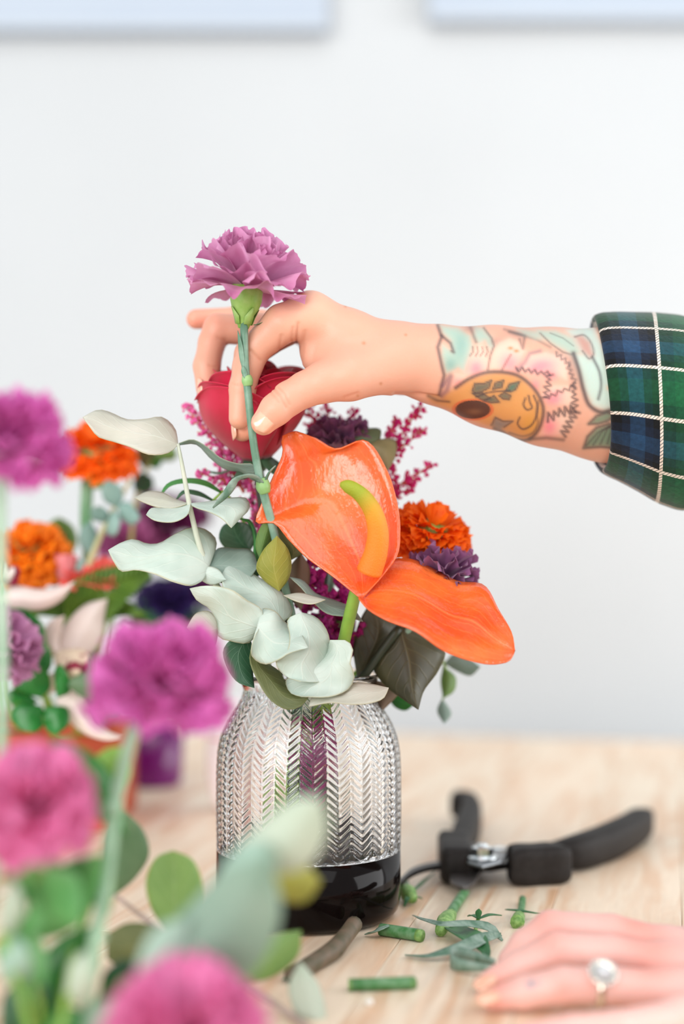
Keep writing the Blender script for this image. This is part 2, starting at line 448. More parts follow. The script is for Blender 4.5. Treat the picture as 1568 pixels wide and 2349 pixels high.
plate('hook_blade', [(1090, 1984), (1040, 1984), (985, 1990), (950, 2000), (926, 2018), (912, 2040), (922, 2034), (936, 2020), (958, 2008), (990, 1999), (1040, 1996), (1085, 1999)], 0.0090, 0.0126, darksteel, sh, smoothn=44)
plate('pivot_plate', [(1068, 1962), (1092, 1948), (1140, 1955), (1162, 1966), (1150, 1982), (1105, 1994), (1072, 1984)], 0.0168, 0.0188, mat('grey_steel', srgb(120, 124, 128), rough=.3, metal=.8), sh)
def cyl(name, c, r, z0, z1, m, parent, n=20, rb=0.0006):
    V, Fc = lathe_geo([(0.00005, z0), (r - rb, z0), (r, z0 + rb), (r, z1 - rb), (r - rb, z1), (0.00005, z1)], n)
    V = [(v[0] + c[0], v[1] + c[1], v[2]) for v in V]
    return addw(name, me_from(name, V, Fc, smooth=(n > 8)), m, parent)
pc = T(1106, 1968, 0.019)
cyl('washer', pc, 0.0100, 0.0189, 0.0206, chrome, sh, 28)
cyl('pivot_nut', pc, 0.0068, 0.0206, 0.0262, chrome, sh, 6)
cyl('pivot_bolt', pc, 0.0034, 0.0262, 0.0282, chrome, sh, 16)
tube('return_spring', [A(1118, 1952, .012), A(1140, 1946, .013), A(1160, 1948, .012), A(1176, 1956, .012)], 0.0016, chrome, sh, n=14, seg=8)

# ================================================================ cuttings on the table
stemg = mat('cut_stem_green', srgb(60, 120, 60), srgb(120, 158, 120), rough=.45, scale=180, contrast=(.4, .75), stretch=(1, 1, 1))
stemcut = mat('cut_stem_end', srgb(92, 138, 62), srgb(140, 176, 100), rough=.5, scale=400)
greyleaf = mat('glaucous_leaf', srgb(92, 128, 106), srgb(150, 172, 158), rough=.5, scale=160, trans=.15)
darkleaf = mat('dark_green_cutting', srgb(38, 96, 52), srgb(70, 130, 78), rough=.45, scale=140, trans=.15)
bark = mat('twig_bark', srgb(112, 94, 76), srgb(84, 78, 56), rough=.55, scale=130)
G = 'flower cuttings on the table'
def scrap(name, loc, label, cat='cutting'):
    return empty(name, (loc[0], loc[1], 0), label, cat, G)
def strip(name, pts, wd, m, parent, n=20, twist=0.0, upv=(0, 0, 1)):
    """narrow blade leaf along 3D pts, width list"""
    q = cr([tuple(p) + (w_,) for p, w_ in zip(pts, wd)], n); V = []
    for i in range(n):
        c = Vector(q[i][:3]); t = (Vector(q[min(i+1, n-1)][:3]) - Vector(q[max(i-1, 0)][:3])).normalized()
        s = t.cross(Vector(upv)); s = s.normalized() if s.length > 1e-4 else Vector((1, 0, 0))
        s = Quaternion(t, twist * (i/(n-1) - .2)) @ s
        nn = s.cross(t)
        for u in (-1, -.5, 0, .5, 1):
            V.append(c + s * u * q[i][3] + nn * (abs(u) * q[i][3] * 0.35))
    return solid(addw(name, me_from(name, V, grid_faces(5, n)), m, parent), 0.0005)
# brown twig leaning by the vase foot
t = scrap('twig', T(740, 2190), 'brown woody twig with a bent node in front of the vase', 'twig')
r_ = .0042
tube('bark', [T(668, 2238, r_), T(720, 2208, r_), T(768, 2176, .0055), T(790, 2150, .007), T(812, 2120, .009)], [.0043, .0046, .0050, .0046, .0047], bark, t, n=26, seg=12)
tube('cut_face', [T(811.5, 2121, .009), T(813, 2119, .0092)], [.0042, .0040], stemcut, t, n=2, seg=12)
tube('side_bud', [T(772, 2176, .005), T(778, 2186, .0046)], [.0034, .0018], bark, t, n=6, seg=8)
strip('bark_shaving', [T(648, 2250, .001), T(662, 2240, .003), T(676, 2230, .005)], [.0008, .0018, .001], greyleaf, t, n=8)
t = scrap('cut_stem', T(905, 2140), 'short green stem cutting with a pale leaf stub against the vase foot')
tube('stalk', [T(872, 2132, .0035), T(920, 2139, .0035), T(966, 2146, .0035)], .0034, stemg, t, n=10)
tube('cut_face', [T(957, 2145, .0035), T(967.5, 2147, .0035)], [.0035, .0034], stemcut, t, n=3)
strip('leaf_stub', [T(838, 2144, .0012), T(862, 2138, .004), T(892, 2124, .007)], [.0008, .003, .0012], greyleaf, t, n=10)
t = scrap('cut_stem', T(876, 2254), 'short green stem cutting alone on bare wood beside a white crumb')
tube('stalk', [T(800, 2259, .0031), T(876, 2257, .0031), T(950, 2254, .0031)], [.0030, .0031, .0031], stemg, t, n=10)
tube('cut_face', [T(798.5, 2259, .0031), T(806, 2259, .0031)], [.0029, .0031], stemcut, t, n=3)
tube('cut_face', [T(942, 2254.5, .0031), T(954, 2254, .0031)], [.0032, .0024], stemcut, t, n=3)
t = scrap('stem_node', T(1040, 2090), 'jointed green stem cutting lying under the shears blade')
tube('stalk', [T(1066, 2046, .0035), T(1045, 2076, .0035), T(1028, 2104, .0037)], .0030, stemg, t, n=10)
tube('node', [T(1034, 2098, .0045), T(1022, 2113, .0045), T(1014, 2126, .0040), T(1010, 2136, .0036)], [.0035, .0050, .0040, .0032], stemcut, t, n=14)
t = scrap('long_leaf', T(1050, 2110), 'long narrow grey-green leaf arching over the jointed stem', 'leaf')
strip('blade', [T(946, 2100, .0012), T(980, 2113, .008), T(1020, 2122, .0105), T(1080, 2122, .009), T(1125, 2132, .006), T(1152, 2158, .0008)], [.0004, .0016, .0022, .0028, .003, .0006], greyleaf, t, n=26, twist=.8)
t = scrap('long_leaf', T(1030, 2180), 'curved grey leaf cutting lying in front of the jointed stem', 'leaf')
strip('blade', [T(930, 2192, .001), T(985, 2196, .002), T(1050, 2180, .0045), T(1110, 2152, .006), T(1148, 2144, .003)], [.001, .0032, .004, .003, .001], greyleaf, t, n=24, twist=1.4)
t = scrap('broad_leaf', T(1080, 2140), 'broad blue-green leaf cutting fallen beneath the long leaves', 'leaf')
strip('blade', [T(1022, 2122, .003), T(1050, 2140, .004), T(1092, 2166, .004), T(1112, 2184, .002), T(1118, 2202, .0008)], [.003, .0065, .0068, .003, .0005], darkleaf, t, n=20)
t = scrap('curled_leaf', T(1080, 2200), 'green leaf cutting curled into a loop beside the fingertips', 'leaf')
zc = .0052
loop = [T(1135, 2208, zc), T(1090, 2196, zc), T(1052, 2190, zc), T(1036, 2194, zc), T(1033, 2202, zc), T(1045, 2212, zc), T(1085, 2218, zc), T(1128, 2221, zc)]
q = cr([tuple(p) for p in loop], 34); V = []
for i in range(34):
    hw = .0042 * min(1.0, .35 + 1.5 * min(i, 33 - i) / 33.0)
    for u in (-1, 0, 1): V.append((q[i][0], q[i][1], zc + .0002 + hw * u))
solid(addw('blade', me_from('blade', V, grid_faces(3, 34)), greyleaf, t), .0005)
t = scrap('leaf_sprig', T(1100, 2100), 'tiny three-leaved green sprig behind the long leaf', 'sprig')
tube('stalk', [T(1090, 2134, .001), T(1094, 2115, .004), T(1098, 2104, .006)], .0011, stemcut, t, n=8, seg=6)
for a_, z_ in (((1072, 2102), .004), ((1098, 2085), .012), ((1150, 2100), .005)):
    strip('leaflet', [T(1097, 2108, .006), (T(1097, 2108, .006) + T(*a_, z_)) / 2 + Vector((0, 0, .001)), T(*a_, z_)], [.0006, .0018, .0003], darkleaf, t, n=9)
t = scrap('crossed_stem', T(1195, 2090), 'thin upright stem cutting crossed by a narrow leaf next to the hand')
tube('stalk', [T(1198, 2062, .0024), T(1194, 2090, .0024), T(1190, 2104, .003)], [.0022, .0022, .0026], stemg, t, n=8)
tube('node', [T(1190, 2102, .0036), T(1186, 2116, .0036)], [.0034, .0042], stemcut, t, n=6)
strip('leaf', [T(1160, 2087, .004), T(1195, 2091, .0058), T(1240, 2097, .003)], [.0008, .0018, .0006], darkleaf, t, n=10)
t = scrap('bud_cutting', T(940, 2050), 'green bud cutting with thin leaves between vase and shears', 'cutting')
tube('bud', [T(926, 2040, .005), T(936, 2050, .006), T(946, 2062, .005)], [.0028, .0052, .0030], stemcut, t, n=10)
for a_ in ((1000, 1998), (968, 2062), (926, 2080), (930, 2012)):
    strip('leaflet', [T(938, 2052, .006), (T(938, 2052, .006) + T(*a_, .004)) / 2, T(*a_, .002)], [.0006, .0013, .0003], darkleaf, t, n=9)
c_ = T(848, 2299, .0016)
bm = bmesh.new(); bmesh.ops.create_icosphere(bm, subdivisions=2, radius=.0018)
for v in bm.verts: v.co = v.co * (1 + .25 * math.sin(v.co.x * 3000 + v.co.z * 2100)) + c_
me = bpy.data.meshes.new('crumb'); bm.to_mesh(me); bm.free()
tag(add('crumb', me, mat('white_crumb', srgb(235, 235, 230), rough=.7)), 'tiny white crumb on the bare wood', 'crumb')
# ================================================================ the florist: two hands, tattooed forearm, plaid sleeves
def surface_nets(f, lo, hi, h):
    """naive surface nets of the field f(X,Y,Z) (negative inside)"""
    n = [int(math.ceil((hi[k] - lo[k]) / h)) + 1 for k in range(3)]
    ax = [lo[k] + h * np.arange(n[k]) for k in range(3)]
    D = np.empty(n, np.float32)
    B = 10                                       # evaluate coarse blocks first, fine cells only near the surface
    nb = [int(math.ceil(v / B)) for v in n]
    cx = [lo[k] + h * (np.arange(nb[k]) * B + (B - 1) / 2) for k in range(3)]
    X, Y, Z = np.meshgrid(*cx, indexing='ij'); C_ = f(X.ravel(), Y.ravel(), Z.ravel()).reshape(X.shape)
    D[:] = np.repeat(np.repeat(np.repeat(C_, B, 0), B, 1), B, 2)[:n[0], :n[1], :n[2]]
    near = np.argwhere(np.abs(C_) < h * B * 1.0 + .002)
    o_ = np.arange(B)
    for s0 in range(0, len(near), 1500):
        bl = near[s0:s0+1500] * B
        ii = [np.minimum(bl[:, k, None] + o_[None, :], n[k] - 1) for k in range(3)]
        I0 = np.broadcast_to(ii[0][:, :, None, None], (len(bl), B, B, B)); I1 = np.broadcast_to(ii[1][:, None, :, None], I0.shape); I2 = np.broadcast_to(ii[2][:, None, None, :], I0.shape)
        D[I0, I1, I2] = f(ax[0][I0].ravel(), ax[1][I1].ravel(), ax[2][I2].ravel()).reshape(I0.shape)
    s = D < 0
    c = [n[k] - 1 for k in range(3)]
    cnt = np.zeros(c, np.int8)
    for a in (0, 1):
        for b_ in (0, 1):
            for d in (0, 1): cnt += s[a:a+c[0], b_:b_+c[1], d:d+c[2]]
    act = (cnt > 0) & (cnt < 8)
    idx = -np.ones(c, np.int64); I = np.argwhere(act); idx[act] = np.arange(len(I))
    acc = np.zeros((len(I), 3)); num = np.zeros(len(I))
    corners = [(a, b_, d) for a in (0, 1) for b_ in (0, 1) for d in (0, 1)]
    for p in corners:
        for k in range(3):
            if p[k]: continue
            q = list(p); q[k] = 1
            v0 = D[I[:, 0]+p[0], I[:, 1]+p[1], I[:, 2]+p[2]].astype(float); v1 = D[I[:, 0]+q[0], I[:, 1]+q[1], I[:, 2]+q[2]].astype(float)
            m = (v0 < 0) != (v1 < 0)
            t = np.where(m, v0 / np.where(m, v0 - v1, 1), 0)
            pos = np.tile(np.array(p, float), (len(I), 1)); pos[:, k] = t
            acc[m] += pos[m]; num[m] += 1
    V = np.array(lo) + h * (I + acc / np.maximum(num, 1)[:, None])
    Q = []
    for k in range(3):
        a, b_ = (k + 1) % 3, (k + 2) % 3
        sl0 = [slice(None)] * 3; sl1 = [slice(None)] * 3
        sl0[k] = slice(0, -1); sl1[k] = slice(1, None)
        e0 = s[tuple(sl0)]; e1 = s[tuple(sl1)]
        E = np.argwhere(e0 != e1); E = E[(E[:, a] > 0) & (E[:, b_] > 0) & (E[:, a] < c[a]) & (E[:, b_] < c[b_])]
        inside = e0[E[:, 0], E[:, 1], E[:, 2]]
        def cell(da, db):
            G_ = E.copy(); G_[:, a] -= da; G_[:, b_] -= db; return idx[G_[:, 0], G_[:, 1], G_[:, 2]]
        q = np.stack([cell(1, 1), cell(0, 1), cell(0, 0), cell(1, 0)], 1)
        q[~inside] = q[~inside][:, ::-1]
        Q.append(q)
    return V, np.concatenate(Q)

class Limb:
    """round cones joined by a smooth union; fingers only blend with the palm, not with each other"""
    def __init__(self): self.core = []; self.fingers = []
    @staticmethod
    def J(px, py, y, r): p = P(px, py, y); return (p.x, p.y, p.z, r * S(y))
    @staticmethod
    def cone(X, Y, Z, A, B):
        a = np.array(A[:3]); b_ = np.array(B[:3]); d = b_ - a; L2 = max(d @ d, 1e-12)
        px, py, pz = X - a[0], Y - a[1], Z - a[2]
        t = np.clip((px*d[0] + py*d[1] + pz*d[2]) / L2, 0, 1)
        # ease so that the taper stays smooth
        r = A[3] + (B[3] - A[3]) * t
        return np.sqrt((px - t*d[0])**2 + (py - t*d[1])**2 + (pz - t*d[2])**2) - r
    @staticmethod
    def smin(a, b_, k):
        h = np.clip(0.5 + 0.5 * (b_ - a) / k, 0, 1)
        return b_ * (1-h) + a * h - k * h * (1-h)
    def chain(self, X, Y, Z, pts, k):
        d = None
        for A_, B_ in zip(pts[:-1], pts[1:]):
            e = self.cone(X, Y, Z, A_, B_); d = e if d is None else self.smin(d, e, k)
        return d
    def field(self, X, Y, Z):
        core = None
        for pts, k in self.core:
            e = self.chain(X, Y, Z, pts, 0.004)
            core = e if core is None else self.smin(core, e, k)
        out = core
        for pts, k in self.fingers:
            e = self.smin(core, self.chain(X, Y, Z, pts, 0.002), k)
            out = np.minimum(out, e)
        return out
    def bounds(self, pad=0.004):
        P_ = np.array([p for pts, _ in self.core + self.fingers for p in pts])
        return (P_[:, :3] - P_[:, 3:]).min(0) - pad, (P_[:, :3] + P_[:, 3:]).max(0) + pad

J = Limb.J
arm = Limb()
# forearm: two rails (thumb side nearer, little-finger side farther)
arm.core.append(([J(930, 822, .818, 74), J(1000, 836, .820, 90), J(1130, 864, .824, 116), J(1260, 888, .828, 135), J(1390, 906, .832, 152), J(1560, 925, .836, 162), J(1900, 950, .845, 168)], .010))
arm.core.append(([J(925, 830, .840, 66), J(1000, 840, .845, 76), J(1130, 862, .852, 96), J(1390, 905, .858, 120), J(1900, 950, .868, 140)], .010))
# palm rays
arm.core.append(([J(915, 820, .815, 70), J(800, 775, .812, 64), J(712, 722, .811, 50)], .012))
arm.core.append(([J(915, 822, .835, 66), J(800, 782, .835, 60), J(712, 728, .834, 46)], .012))
arm.core.append(([J(915, 828, .848, 60), J(800, 800, .855, 52), J(716, 748, .858, 40)], .012))
arm.core.append(([J(900, 835, .850, 52), J(790, 820, .866, 44), J(700, 758, .874, 34)], .012))
arm.core.append(([J(780, 800, .822, 60), J(735, 790, .824, 45)], .012))
arm.core.append(([J(775, 835, .812, 58), J(728, 822, .815, 36)], .010))
# thumb
arm.fingers.append(([J(890, 842, .806, 58), J(800, 862, .797, 58), J(738, 878, .795, 47), J(700, 893, .794, 41), J(662, 914, .793, 39), J(632, 940, .792, 37), J(604, 970, .792, 29)], .011))
# index
arm.fingers.append(([J(712, 722, .810, 50), J(648, 742, .807, 45), J(585, 800, .811, 36), J(568, 838, .812, 34), J(556, 890, .813, 31), J(549, 960, .812, 25)], .006))
# middle (behind the index)
arm.fingers.append(([J(715, 728, .834, 46), J(640, 762, .834, 38), J(572, 812, .833, 34), J(548, 905, .829, 29), J(556, 988, .822, 25)], .006))
# ring
arm.fingers.append(([J(718, 748, .858, 40), J(590, 757, .853, 37), J(500, 754, .850, 34), J(486, 785, .849, 31), J(474, 840, .846, 31), J(477, 892, .843, 28)], .006))
# little
arm.fingers.append(([J(706, 758, .876, 34), J(600, 738, .880, 27), J(540, 728, .880, 24), J(450, 732, .876, 23)], .006))

def px_of(V):
    X, Y, Z = V[:, 0], V[:, 1], V[:, 2] - H
    dep = Y * CP + Z * SP; up = -Y * SP + Z * CP
    return 784 + F * X / dep, 1174.5 - F * up / dep
def seg_dist(x, y, pts):
    d = np.full(len(x), 1e9)
    for (ax, ay), (bx, by) in zip(pts[:-1], pts[1:]):
        vx, vy = bx-ax, by-ay; t = np.clip(((x-ax)*vx + (y-ay)*vy) / max(vx*vx+vy*vy, 1e-9), 0, 1)
        d = np.minimum(d, np.hypot(x-ax-t*vx, y-ay-t*vy))
    return d
def in_poly(x, y, pts):
    r = np.zeros(len(x), bool); n = len(pts)
    for i in range(n):
        (x0, y0), (x1, y1) = pts[i], pts[(i+1) % n]
        c = (y0 > y) != (y1 > y)
        r ^= c & (x < (x1-x0) * (y-y0) / ((y1-y0) if y1 != y0 else 1e-9) + x0)
    return r
def blend(C, w_, c): 
    w_ = np.clip(w_, 0, 1)[:, None]; C[:] = C * (1-w_) + np.array(c) * w_
SK = np.array(srgb(220, 164, 140)); 
skinm = mat('skin', (1, 1, 1), None, rough=.42, sss=.22, bump=.10, bscale=900, attr='Col', spec=.4, sssr=(.006, .0025, .0015))

def limb_mesh(name, limb, h, parent, paint, lo=None, hi=None, ground=False):
    b0, b1 = limb.bounds()
    fld = limb.field
    if ground:
        fld = lambda X, Y, Z: np.maximum(limb.field(X, Y, Z), 0.0008 - Z)
    V, Q = surface_nets(fld, b0 if lo is None else lo, b1 if hi is None else hi, h)
    # a little smoothing
    nv = len(V)
    e = np.concatenate([Q[:, [0, 1]], Q[:, [1, 2]], Q[:, [2, 3]], Q[:, [3, 0]]])
    deg = np.bincount(e.ravel(), minlength=nv)[:, None]
    for it in range(3):
        acc = np.zeros_like(V)
        for k in range(3):
            acc[:, k] = np.bincount(e[:, 0], V[e[:, 1], k], nv) + np.bincount(e[:, 1], V[e[:, 0], k], nv)
        V = V * .5 + .5 * acc / np.maximum(deg, 1)
    me = bpy.data.meshes.new(name)
    me.vertices.add(nv); me.vertices.foreach_set('co', V.astype(np.float32).ravel())
    me.loops.add(Q.size); me.loops.foreach_set('vertex_index', Q.astype(np.int32).ravel())
    me.polygons.add(len(Q)); me.polygons.foreach_set('loop_start', np.arange(0, Q.size, 4, dtype=np.int32))
    me.update(calc_edges=True); me.validate()
    me.polygons.foreach_set('use_smooth', [True] * len(me.polygons))
    nn = np.zeros(nv * 3, np.float32); me.vertices.foreach_get('normal', nn); nn = nn.reshape(-1, 3)
    disp, C = paint(V, nn)
    if disp is not None: me.vertices.foreach_set('co', (V + nn * disp[:, None]).astype(np.float32).ravel())
    a = me.color_attributes.new('Col', 'FLOAT_COLOR', 'POINT')
    a.data.foreach_set('color', np.concatenate([C, np.ones((nv, 1))], 1).astype(np.float32).ravel())
    me.update()
    return addw(name, me, skinm, parent)

def zig(p0, p1, n, amp, seed=0):
    r = random.Random(seed); out = []
    dx, dy = p1[0]-p0[0], p1[1]-p0[1]; L = math.hypot(dx, dy); nx, ny = -dy/L, dx/L
    for i in range(n + 1):
        t = i / n; a = amp * (1 if i % 2 else -1) * r.uniform(.5, 1.1)
        out.append((p0[0]+dx*t+nx*a, p0[1]+dy*t+ny*a))
    return out
def paint_tattoo(V, nn):
    x, y = px_of(V)
    C = np.tile(SK, (len(V), 1)); disp = np.zeros(len(V))
    # warmer finger ends and knuckles, small moles
    for (cx, cy, r, c, a) in [(455, 735, 45, srgb(232, 140, 118), .55), (478, 885, 40, srgb(234, 160, 130), .4), (556, 1000, 40, srgb(232, 150, 118), .5),
                              (600, 985, 45, srgb(236, 168, 138), .5), (690, 700, 60, srgb(250, 206, 176), .4), (640, 830, 40, srgb(222, 150, 118), .4)]:
        blend(C, a * np.exp(-((x-cx)**2 + (y-cy)**2) / (r*r)), c)
    for (cx, cy, r) in [(834, 787, 4), (792, 703, 3), (930, 768, 3), (873, 880, 3.5), (820, 908, 3)]:
        blend(C, .8 * np.exp(-((x-cx)**2 + (y-cy)**2) / (r*r)), srgb(190, 125, 85))
    front = nn[:, 1] < 0.35
    # creases (relief, plus shade painted into the skin colour): thumb knuckle, index root, wrist
    for pts, wd, dp in [([(628, 892), (646, 912), (656, 935)], 3.5, .0007), ([(638, 888), (655, 905), (664, 928)], 3, .0005), ([(622, 900), (640, 922)], 3, .0004),
                        ([(684, 742), (680, 775), (678, 800)], 4, .0009), ([(672, 752), (668, 782)], 4, .0005), ([(645, 770), (640, 800)], 4, .0005), ([(700, 760), (694, 800), (690, 830)], 5, .0004),
                        ([(548, 795), (575, 805), (596, 826)], 4, .0005), ([(495, 842), (480, 838)], 3, .0004), ([(516, 780), (500, 775)], 4, .0004),
                        ([(790, 912), (820, 902)], 4, .0004), ([(905, 905), (960, 905), (1005, 912)], 5, .0012), ([(532, 880), (560, 884)], 2.5, .0003)]:
        d = seg_dist(x, y, pts)
        g = np.exp(-(d / wd) ** 2) * front
        disp -= dp * g; blend(C, .22 * g, srgb(200, 124, 92))
    ink = srgb(72, 58, 62)
    def fill(poly, c, a=.85, soft=5):
        d = seg_dist(x, y, poly + [poly[0]]); i = in_poly(x, y, poly)
        w_ = np.where(i, 1 - .5*np.exp(-d/soft), .5*np.exp(-d/soft)) * a * front
        blend(C, w_, c)
    def glow(cx, cy, rx, ry, c, a): blend(C, a * np.exp(-((x-cx)/rx)**2 - ((y-cy)/ry)**2) * front, c)
    def line(pts, wd=3.2, a=.75, c=ink): 
        d = seg_dist(x, y, pts); blend(C, a * np.exp(-(d / wd) ** 2) * front, c)
    mint, aqua = srgb(160, 192, 178), srgb(116, 156, 148)
    K = lambda l: [(980 + a * .2934, 720 + b_ * .2934) for a, b_ in l]     # from a 3.4x enlargement of the forearm
    smooth = lambda l, n=40: [tuple(q) for q in cr(l, n)]
    # leaves by the wrist
    fill(K([(100, 90), (240, 110), (330, 170), (350, 240), (330, 350), (290, 460), (240, 420), (150, 460), (110, 330), (115, 240), (190, 290), (180, 210), (120, 150)]), mint, .9)
    glow(*K([(260, 260)])[0], 16, 30, aqua, .5); glow(*K([(180, 400)])[0], 14, 16, aqua, .6)
    fill(K([(365, 100), (430, 110), (500, 180), (520, 250), (490, 290), (450, 210), (400, 240), (360, 180)]), mint, .85)
    # shaded ground between the petals
    for (a, b_, rx, ry) in [(1000, 330, 30, 14), (720, 160, 34, 12), (1130, 420, 14, 40), (560, 220, 20, 10), (330, 110, 14, 10)]:
        glow(*K([(a, b_)])[0], rx, ry, srgb(150, 112, 104), .55)
    # petals, cream with pink hearts
    for poly in [[(480, 440), (500, 320), (560, 220), (640, 190), (720, 220), (760, 290), (700, 400), (640, 460)],
                 [(300, 500), (340, 330), (380, 250), (430, 240), (470, 300), (490, 400), (460, 450)],
                 [(700, 440), (800, 320), (930, 300), (1060, 330), (1100, 430), (1090, 520), (960, 450), (800, 450)],
                 [(880, 640), (980, 560), (1100, 560), (1150, 640), (1140, 730), (1000, 700)],
                 [(880, 940), (920, 830), (1050, 760), (1150, 790), (1140, 860), (1050, 940)],
                 [(190, 560), (210, 460), (300, 470), (310, 510)]]:
        fill(K(poly), srgb(240, 200, 180), .8)
    pink = srgb(228, 118, 138)
    for a, b_, rx, ry, s_ in [(380, 430, 18, 20, .75), (640, 390, 24, 24, .6), (900, 400, 34, 17, .65), (970, 480, 16, 14, .5), (980, 670, 22, 14, .75), (950, 880, 20, 22, .8), (840, 560, 12, 14, .6), (240, 540, 14, 12, .5), (1010, 620, 16, 10, .4), (850, 430, 18, 10, .5)]:
        glow(*K([(a, b_)])[0], rx, ry, pink, s_)
    for a, b_ in [(648, 268), (695, 290)]: glow(*K([(a, b_)])[0], 6, 4, srgb(226, 120, 60), .8)
    # golden skull
    skull = smooth(K([(90, 640), (200, 590), (320, 510), (450, 460), (580, 455), (700, 480), (800, 550), (870, 640), (905, 740), (890, 850), (850, 930), (780, 985), (700, 985), (560, 910), (400, 850), (200, 765), (20, 680), (0, 650)]), 60)
    fill(skull, srgb(208, 146, 84), .95)
    glow(*K([(700, 750)])[0], 40, 30, srgb(222, 160, 96), .5); glow(*K([(800, 860)])[0], 22, 26, srgb(206, 148, 60), .6)
    line(skull[4:44], 5, .8)
    # eye socket
    e = np.hypot((x - K([(355, 748)])[0][0]) / 41, (y - K([(355, 748)])[0][1]) / 21.5)
    blend(C, np.clip((1.22 - e) / .1, 0, 1) * .7 * front, srgb(205, 92, 60)); blend(C, np.clip((1.02 - e) / .08, 0, 1) * .95 * front, srgb(72, 52, 46))
    glow(*K([(365, 765)])[0], 18, 7, srgb(126, 88, 66), .8)
    # sprig on the brow
    for poly in [[(350, 600), (370, 545), (440, 545), (500, 520), (480, 580), (420, 610), (370, 620)], [(510, 590), (530, 540), (595, 520), (580, 575)], [(610, 605), (640, 550), (720, 530), (690, 590), (650, 610)],
                 [(560, 640), (600, 615), (650, 640), (640, 670), (590, 665)], [(350, 620), (430, 620), (500, 670), (420, 670)], [(440, 680), (520, 640), (560, 690), (500, 695)]]:
        fill(K(poly), srgb(92, 96, 84), .95, 3); line(K(poly + [poly[0]]), 2.2, .7)
    fill(K([(625, 600), (650, 560), (700, 545), (670, 595)]), srgb(70, 118, 100), .7, 3)
    line(K([(380, 650), (470, 615), (560, 605), (640, 600)]), 2.5)
    fill(K([(500, 870), (530, 810), (590, 840), (665, 840), (600, 885), (560, 910)]), srgb(132, 124, 120), .9, 3); line(K([(500, 870), (530, 810), (590, 840), (665, 840), (600, 885)]), 2.5, .6)
    line(smooth(K([(765, 660), (750, 710), (780, 750), (815, 735), (800, 690), (790, 640)])), 2.8); line(smooth(K([(720, 810), (705, 860), (740, 900), (800, 880), (850, 800), (860, 720), (830, 640)])), 2.8)
    line(smooth(K([(870, 680), (850, 760), (860, 860), (820, 930), (760, 955), (640, 930)])), 3, .5)
    # petal outlines, ruffles
    line(K([(80, 90), (110, 180), (80, 260), (110, 400), (130, 480), (100, 600), (90, 640)]), 4.5, .75)
    line(K([(110, 170), (180, 230), (205, 300), (190, 290)]), 4, .7); line(K([(330, 90), (360, 170), (380, 220)]), 4, .5)
    line(K([(470, 440), (490, 330), (520, 250), (500, 190), (440, 110)]), 3, .55); line(K([(580, 440), (650, 320)]), 3, .5)
    line(K([(700, 440), (760, 380), (800, 310), (880, 290)]), 5, .5, srgb(120, 92, 110)); line(K([(120, 560), (180, 490), (150, 600), (110, 640)]), 7, .6, srgb(110, 80, 100))
    line(K(zig((690, 430), (960, 470), 11, 18, 1)), 3, .75); line(K(zig((955, 470), (920, 660), 9, 26, 2)), 3, .75)
    line(K(zig((920, 660), (1150, 560), 9, 18, 3)), 3, .7); line(K(zig((1140, 540), (1150, 740), 9, 24, 4)), 3.2, .75)
    line(K(zig((1150, 740), (930, 810), 10, 32, 5)), 4, .8); line(K(zig((1160, 760), (1060, 950), 10, 30, 6)), 4, .75)
    line(K(zig((1000, 310), (1120, 400), 7, 20, 7)), 3, .6); line(K(zig((1100, 400), (1150, 540), 7, 18, 8)), 3, .6); line(K([(800, 980), (930, 970), (1060, 985)]), 5, .6)
    for i_ in range(4): line(K(zig((340 + 40*i_, 330), (360 + 36*i_, 260), 2, 8, i_)), 2.5, .5)
    line(K([(640, 140), (760, 170), (745, 270), (720, 200)]), 4, .55); line(K([(600, 120), (850, 200), (960, 260)]), 4, .4)
    # green stem and bird-blue leaf by the cuff
    fill(K([(700, 120), (870, 140), (900, 200), (840, 200), (760, 160)]), mint, .7); fill(K([(860, 130), (1000, 130), (1140, 190), (1200, 300), (1140, 320), (1000, 250), (900, 180)]), mint, .85)
    line(K([(880, 150), (960, 230), (1060, 300), (1130, 320)]), 2.4, .5); line(K([(960, 150), (1060, 190), (1140, 250)]), 2, .4)
    fill(K([(1090, 130), (1240, 90), (1300, 110), (1400, 330), (1470, 560), (1490, 740), (1380, 750), (1290, 720), (1230, 600), (1180, 430), (1140, 320), (1200, 310), (1150, 200)]), srgb(186, 208, 197), .95, 6)
    fill(K([(1150, 175), (1210, 165), (1270, 220), (1300, 320), (1270, 350), (1210, 290)]), srgb(196, 130, 116), .85); line(smooth(K([(1150, 180), (1220, 165), (1280, 230), (1295, 320), (1270, 350), (1210, 290)])), 2.6, .5)
    line(smooth(K([(1140, 310), (1180, 430), (1220, 600), (1270, 720), (1340, 765), (1490, 735)])), 6, .85); line(smooth(K([(1290, 340), (1345, 460), (1355, 580), (1335, 665)])), 4, .7)
    fill(K([(1400, 565), (1460, 580), (1465, 615), (1400, 590)]), srgb(226, 170, 130), .7, 3)
    for poly in [[(1260, 860), (1320, 800), (1400, 770), (1480, 790), (1400, 840), (1330, 860)], [(1220, 1050), (1250, 960), (1320, 890), (1420, 860), (1500, 880), (1510, 980), (1480, 1050), (1350, 1040)]]:
        fill(K(poly), srgb(92, 130, 106), .9, 4); line(K(poly + [poly[0]]), 4, .65)
    for i_ in range(5): line(K([(1240 + 55*i_, 1030 - 6*i_), (1330 + 40*i_, 930 - 20*i_), (1420 + 25*i_, 880 - 6*i_)]), 3, .5)
    fill(K([(0, 645), (90, 640), (170, 680), (60, 690)]), srgb(150, 110, 90), .5); line(K([(0, 650), (80, 680), (170, 688)]), 3, .6)
